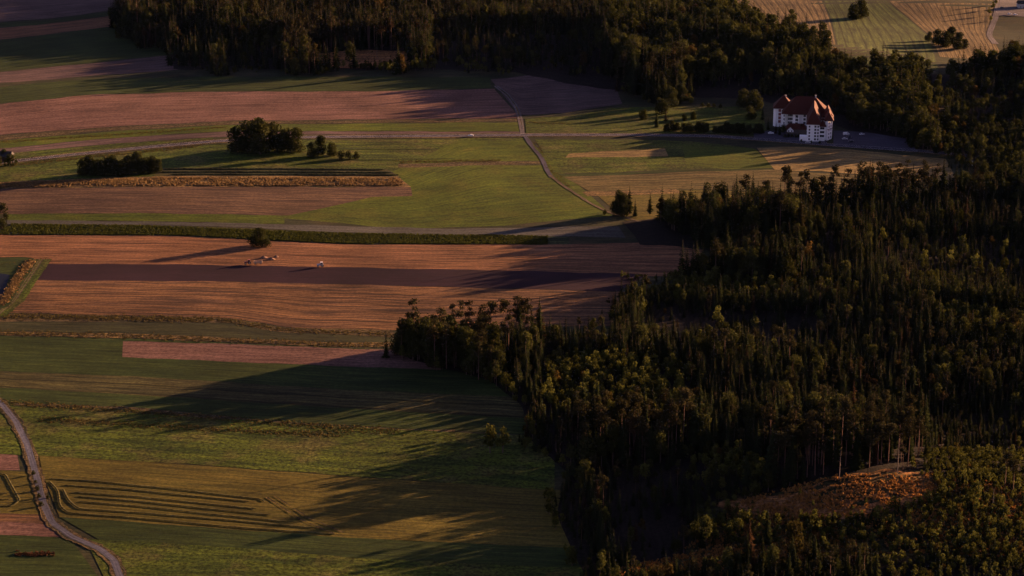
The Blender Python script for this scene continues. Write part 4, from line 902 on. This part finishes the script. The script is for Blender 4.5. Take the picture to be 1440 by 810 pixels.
carpx(662, 192.3, R(180), white, 'white car driving on the road left of the junction', name='car')
carpx(1190, 190.5, R(20), white, 'white van in the hotel car park nearest the building', van=True, name='parked_van', cat_='van')
carpx(1194, 194.5, R(15), dk, 'dark car in front of the white van in the hotel car park')
carpx(1188, 197, R(8), sil, 'silver car at the road side of the hotel car park')
carpx(1212, 190.5, R(30), white, 'white car farther right in the hotel car park')
carpx(1197, 200.5, R(5), dk, 'dark car nearest the road in the hotel car park')
carpx(1136, 202.3, R(-5), sil, 'silver car under the front wing of the hotel')
carpx(1084, 189, R(10), white, 'white car on the forecourt left of the hotel hedge')
carpx(1420, 21, R(15), white, 'left white car on the parking area at the top right corner')
carpx(1428, 22, R(10), white, 'right white car on the parking area at the top right corner')
carpx(1409, 12, R(40), dk, 'dark car by the trees on the top right parking area')

def tractor(px, py, rz, pm, label, name='tractor', top=None):
    x, y, z = G(px, py); r = empty(name, (float(x), float(y), float(z)+LEVEL[0]), rz, 1, label, 'tractor')
    b = MB(); b.profile([(0, .8), (2.3, .8), (2.35, 1.55), (2.1, 1.7), (0, 1.8)], -.42, .42); b.box(-1.3, .2, -.45, .45, .7, 1.3); b.build('hood', pm, r)
    c = MB(); c.box(-1.25, .05, -.72, .72, 1.305, 2.75, 0, .08, .06); c.build('cab', m_glass, r)
    MB().box(-1.35, .2, -.8, .8, 2.755, 2.9).build('cab_roof', top or white, r)
    for s_ in (-1, 1):
        wheel(r, -.9, s_*.95, .85, .5); wheel(r, 1.75, s_*.85, .55, .38)
        f_ = MB(); f_.box(-1.6, -.15, min(s_*.7, s_*1.2), max(s_*.7, s_*1.2), 1.72, 1.8); f_.build('fender', pm, r)
        MB().box(2.36, 2.4, min(s_*.15, s_*.36), max(s_*.15, s_*.36), 1.25, 1.42).build('headlight', m_lamp, r)
    MB().cyl((1.1, .3, 2.1), .05, .9, 'z').build('exhaust', m_tyre, r)
    return r
tb = paintm('pale_blue_paint', (.42, .5, .6)); tg = paintm('rust_red_paint', (.28, .07, .03)); tan = paintm('tan_paint', (.45, .32, .22))
tractor(451, 375.5, R(190), tb, 'pale blue tractor standing alone on the edge of the ploughed strip')
tractor(349, 372, R(185), tg, 'rust red tractor in front of the wagon left of the soil heaps', top=tg)
x, y, z = G(363, 372); wg = empty('wagon', (float(x), float(y), float(z)+LEVEL[0]), R(185), 1, 'tan farm wagon hitched behind the rust red tractor', 'wagon')
b = MB(); b.box(-2.6, 2.6, -1.15, 1.15, .9, 1.05); b.box(-2.6, 2.6, -1.15, -1.05, 1.055, 2.1); b.box(-2.6, 2.6, 1.05, 1.15, 1.055, 2.1); b.box(-2.6, -2.5, -1.04, 1.04, 1.055, 2.3); b.box(2.5, 2.6, -1.04, 1.04, 1.055, 2.3); b.build('cargo_box', tan, wg)
MB().box(2.6, 4.6, -.06, .06, .8, .92).build('drawbar', m_tyre, wg)
for sx in (-1.7, 1.7):
    for sy in (-1.0, 1.0): wheel(wg, sx, sy, .45, .3)
m_heap = field('heap_soil', alb(170, 112, 84), alb(120, 78, 60), row=1, speck=.6, bump=1, clump=.5)
def heap(px, py, r_, h, label):
    x, y, z = G(px, py); x, y, z = float(x), float(y), float(z); V = [(0, 0, h)]; Fc = []; k = 14
    for ri in range(1, 6):
        for j in range(k):
            t = ri/5; an_ = 2*pi*j/k; rr = r_*t*random.uniform(.88, 1.12); V.append((rr*cos(an_)*1.3, rr*sin(an_), h*(1-t)**1.2*random.uniform(.8, 1.15)-(.2 if ri == 5 else 0)))
    for j in range(k): Fc.append([0, 1+j, 1+(j+1) % k])
    for ri in range(4):
        for j in range(k): p = 1+ri*k; Fc.append([p+j, p+k+j, p+k+(j+1) % k, p+(j+1) % k])
    o = mesh_obj('soil_heap', V, Fc, m_heap); o.location = (x, y, z+LEVEL[0]); tag(o, label, 'heap', 'soil heaps by the wagon')
heap(371, 363, 2.0, 1.5, 'leftmost soil heap behind the wagon'); heap(381.5, 365, 2.0, 1.3, 'middle broad soil heap right of the wagon'); heap(388.5, 361.5, 1.3, 1.2, 'rightmost small pale soil heap on the orange field')
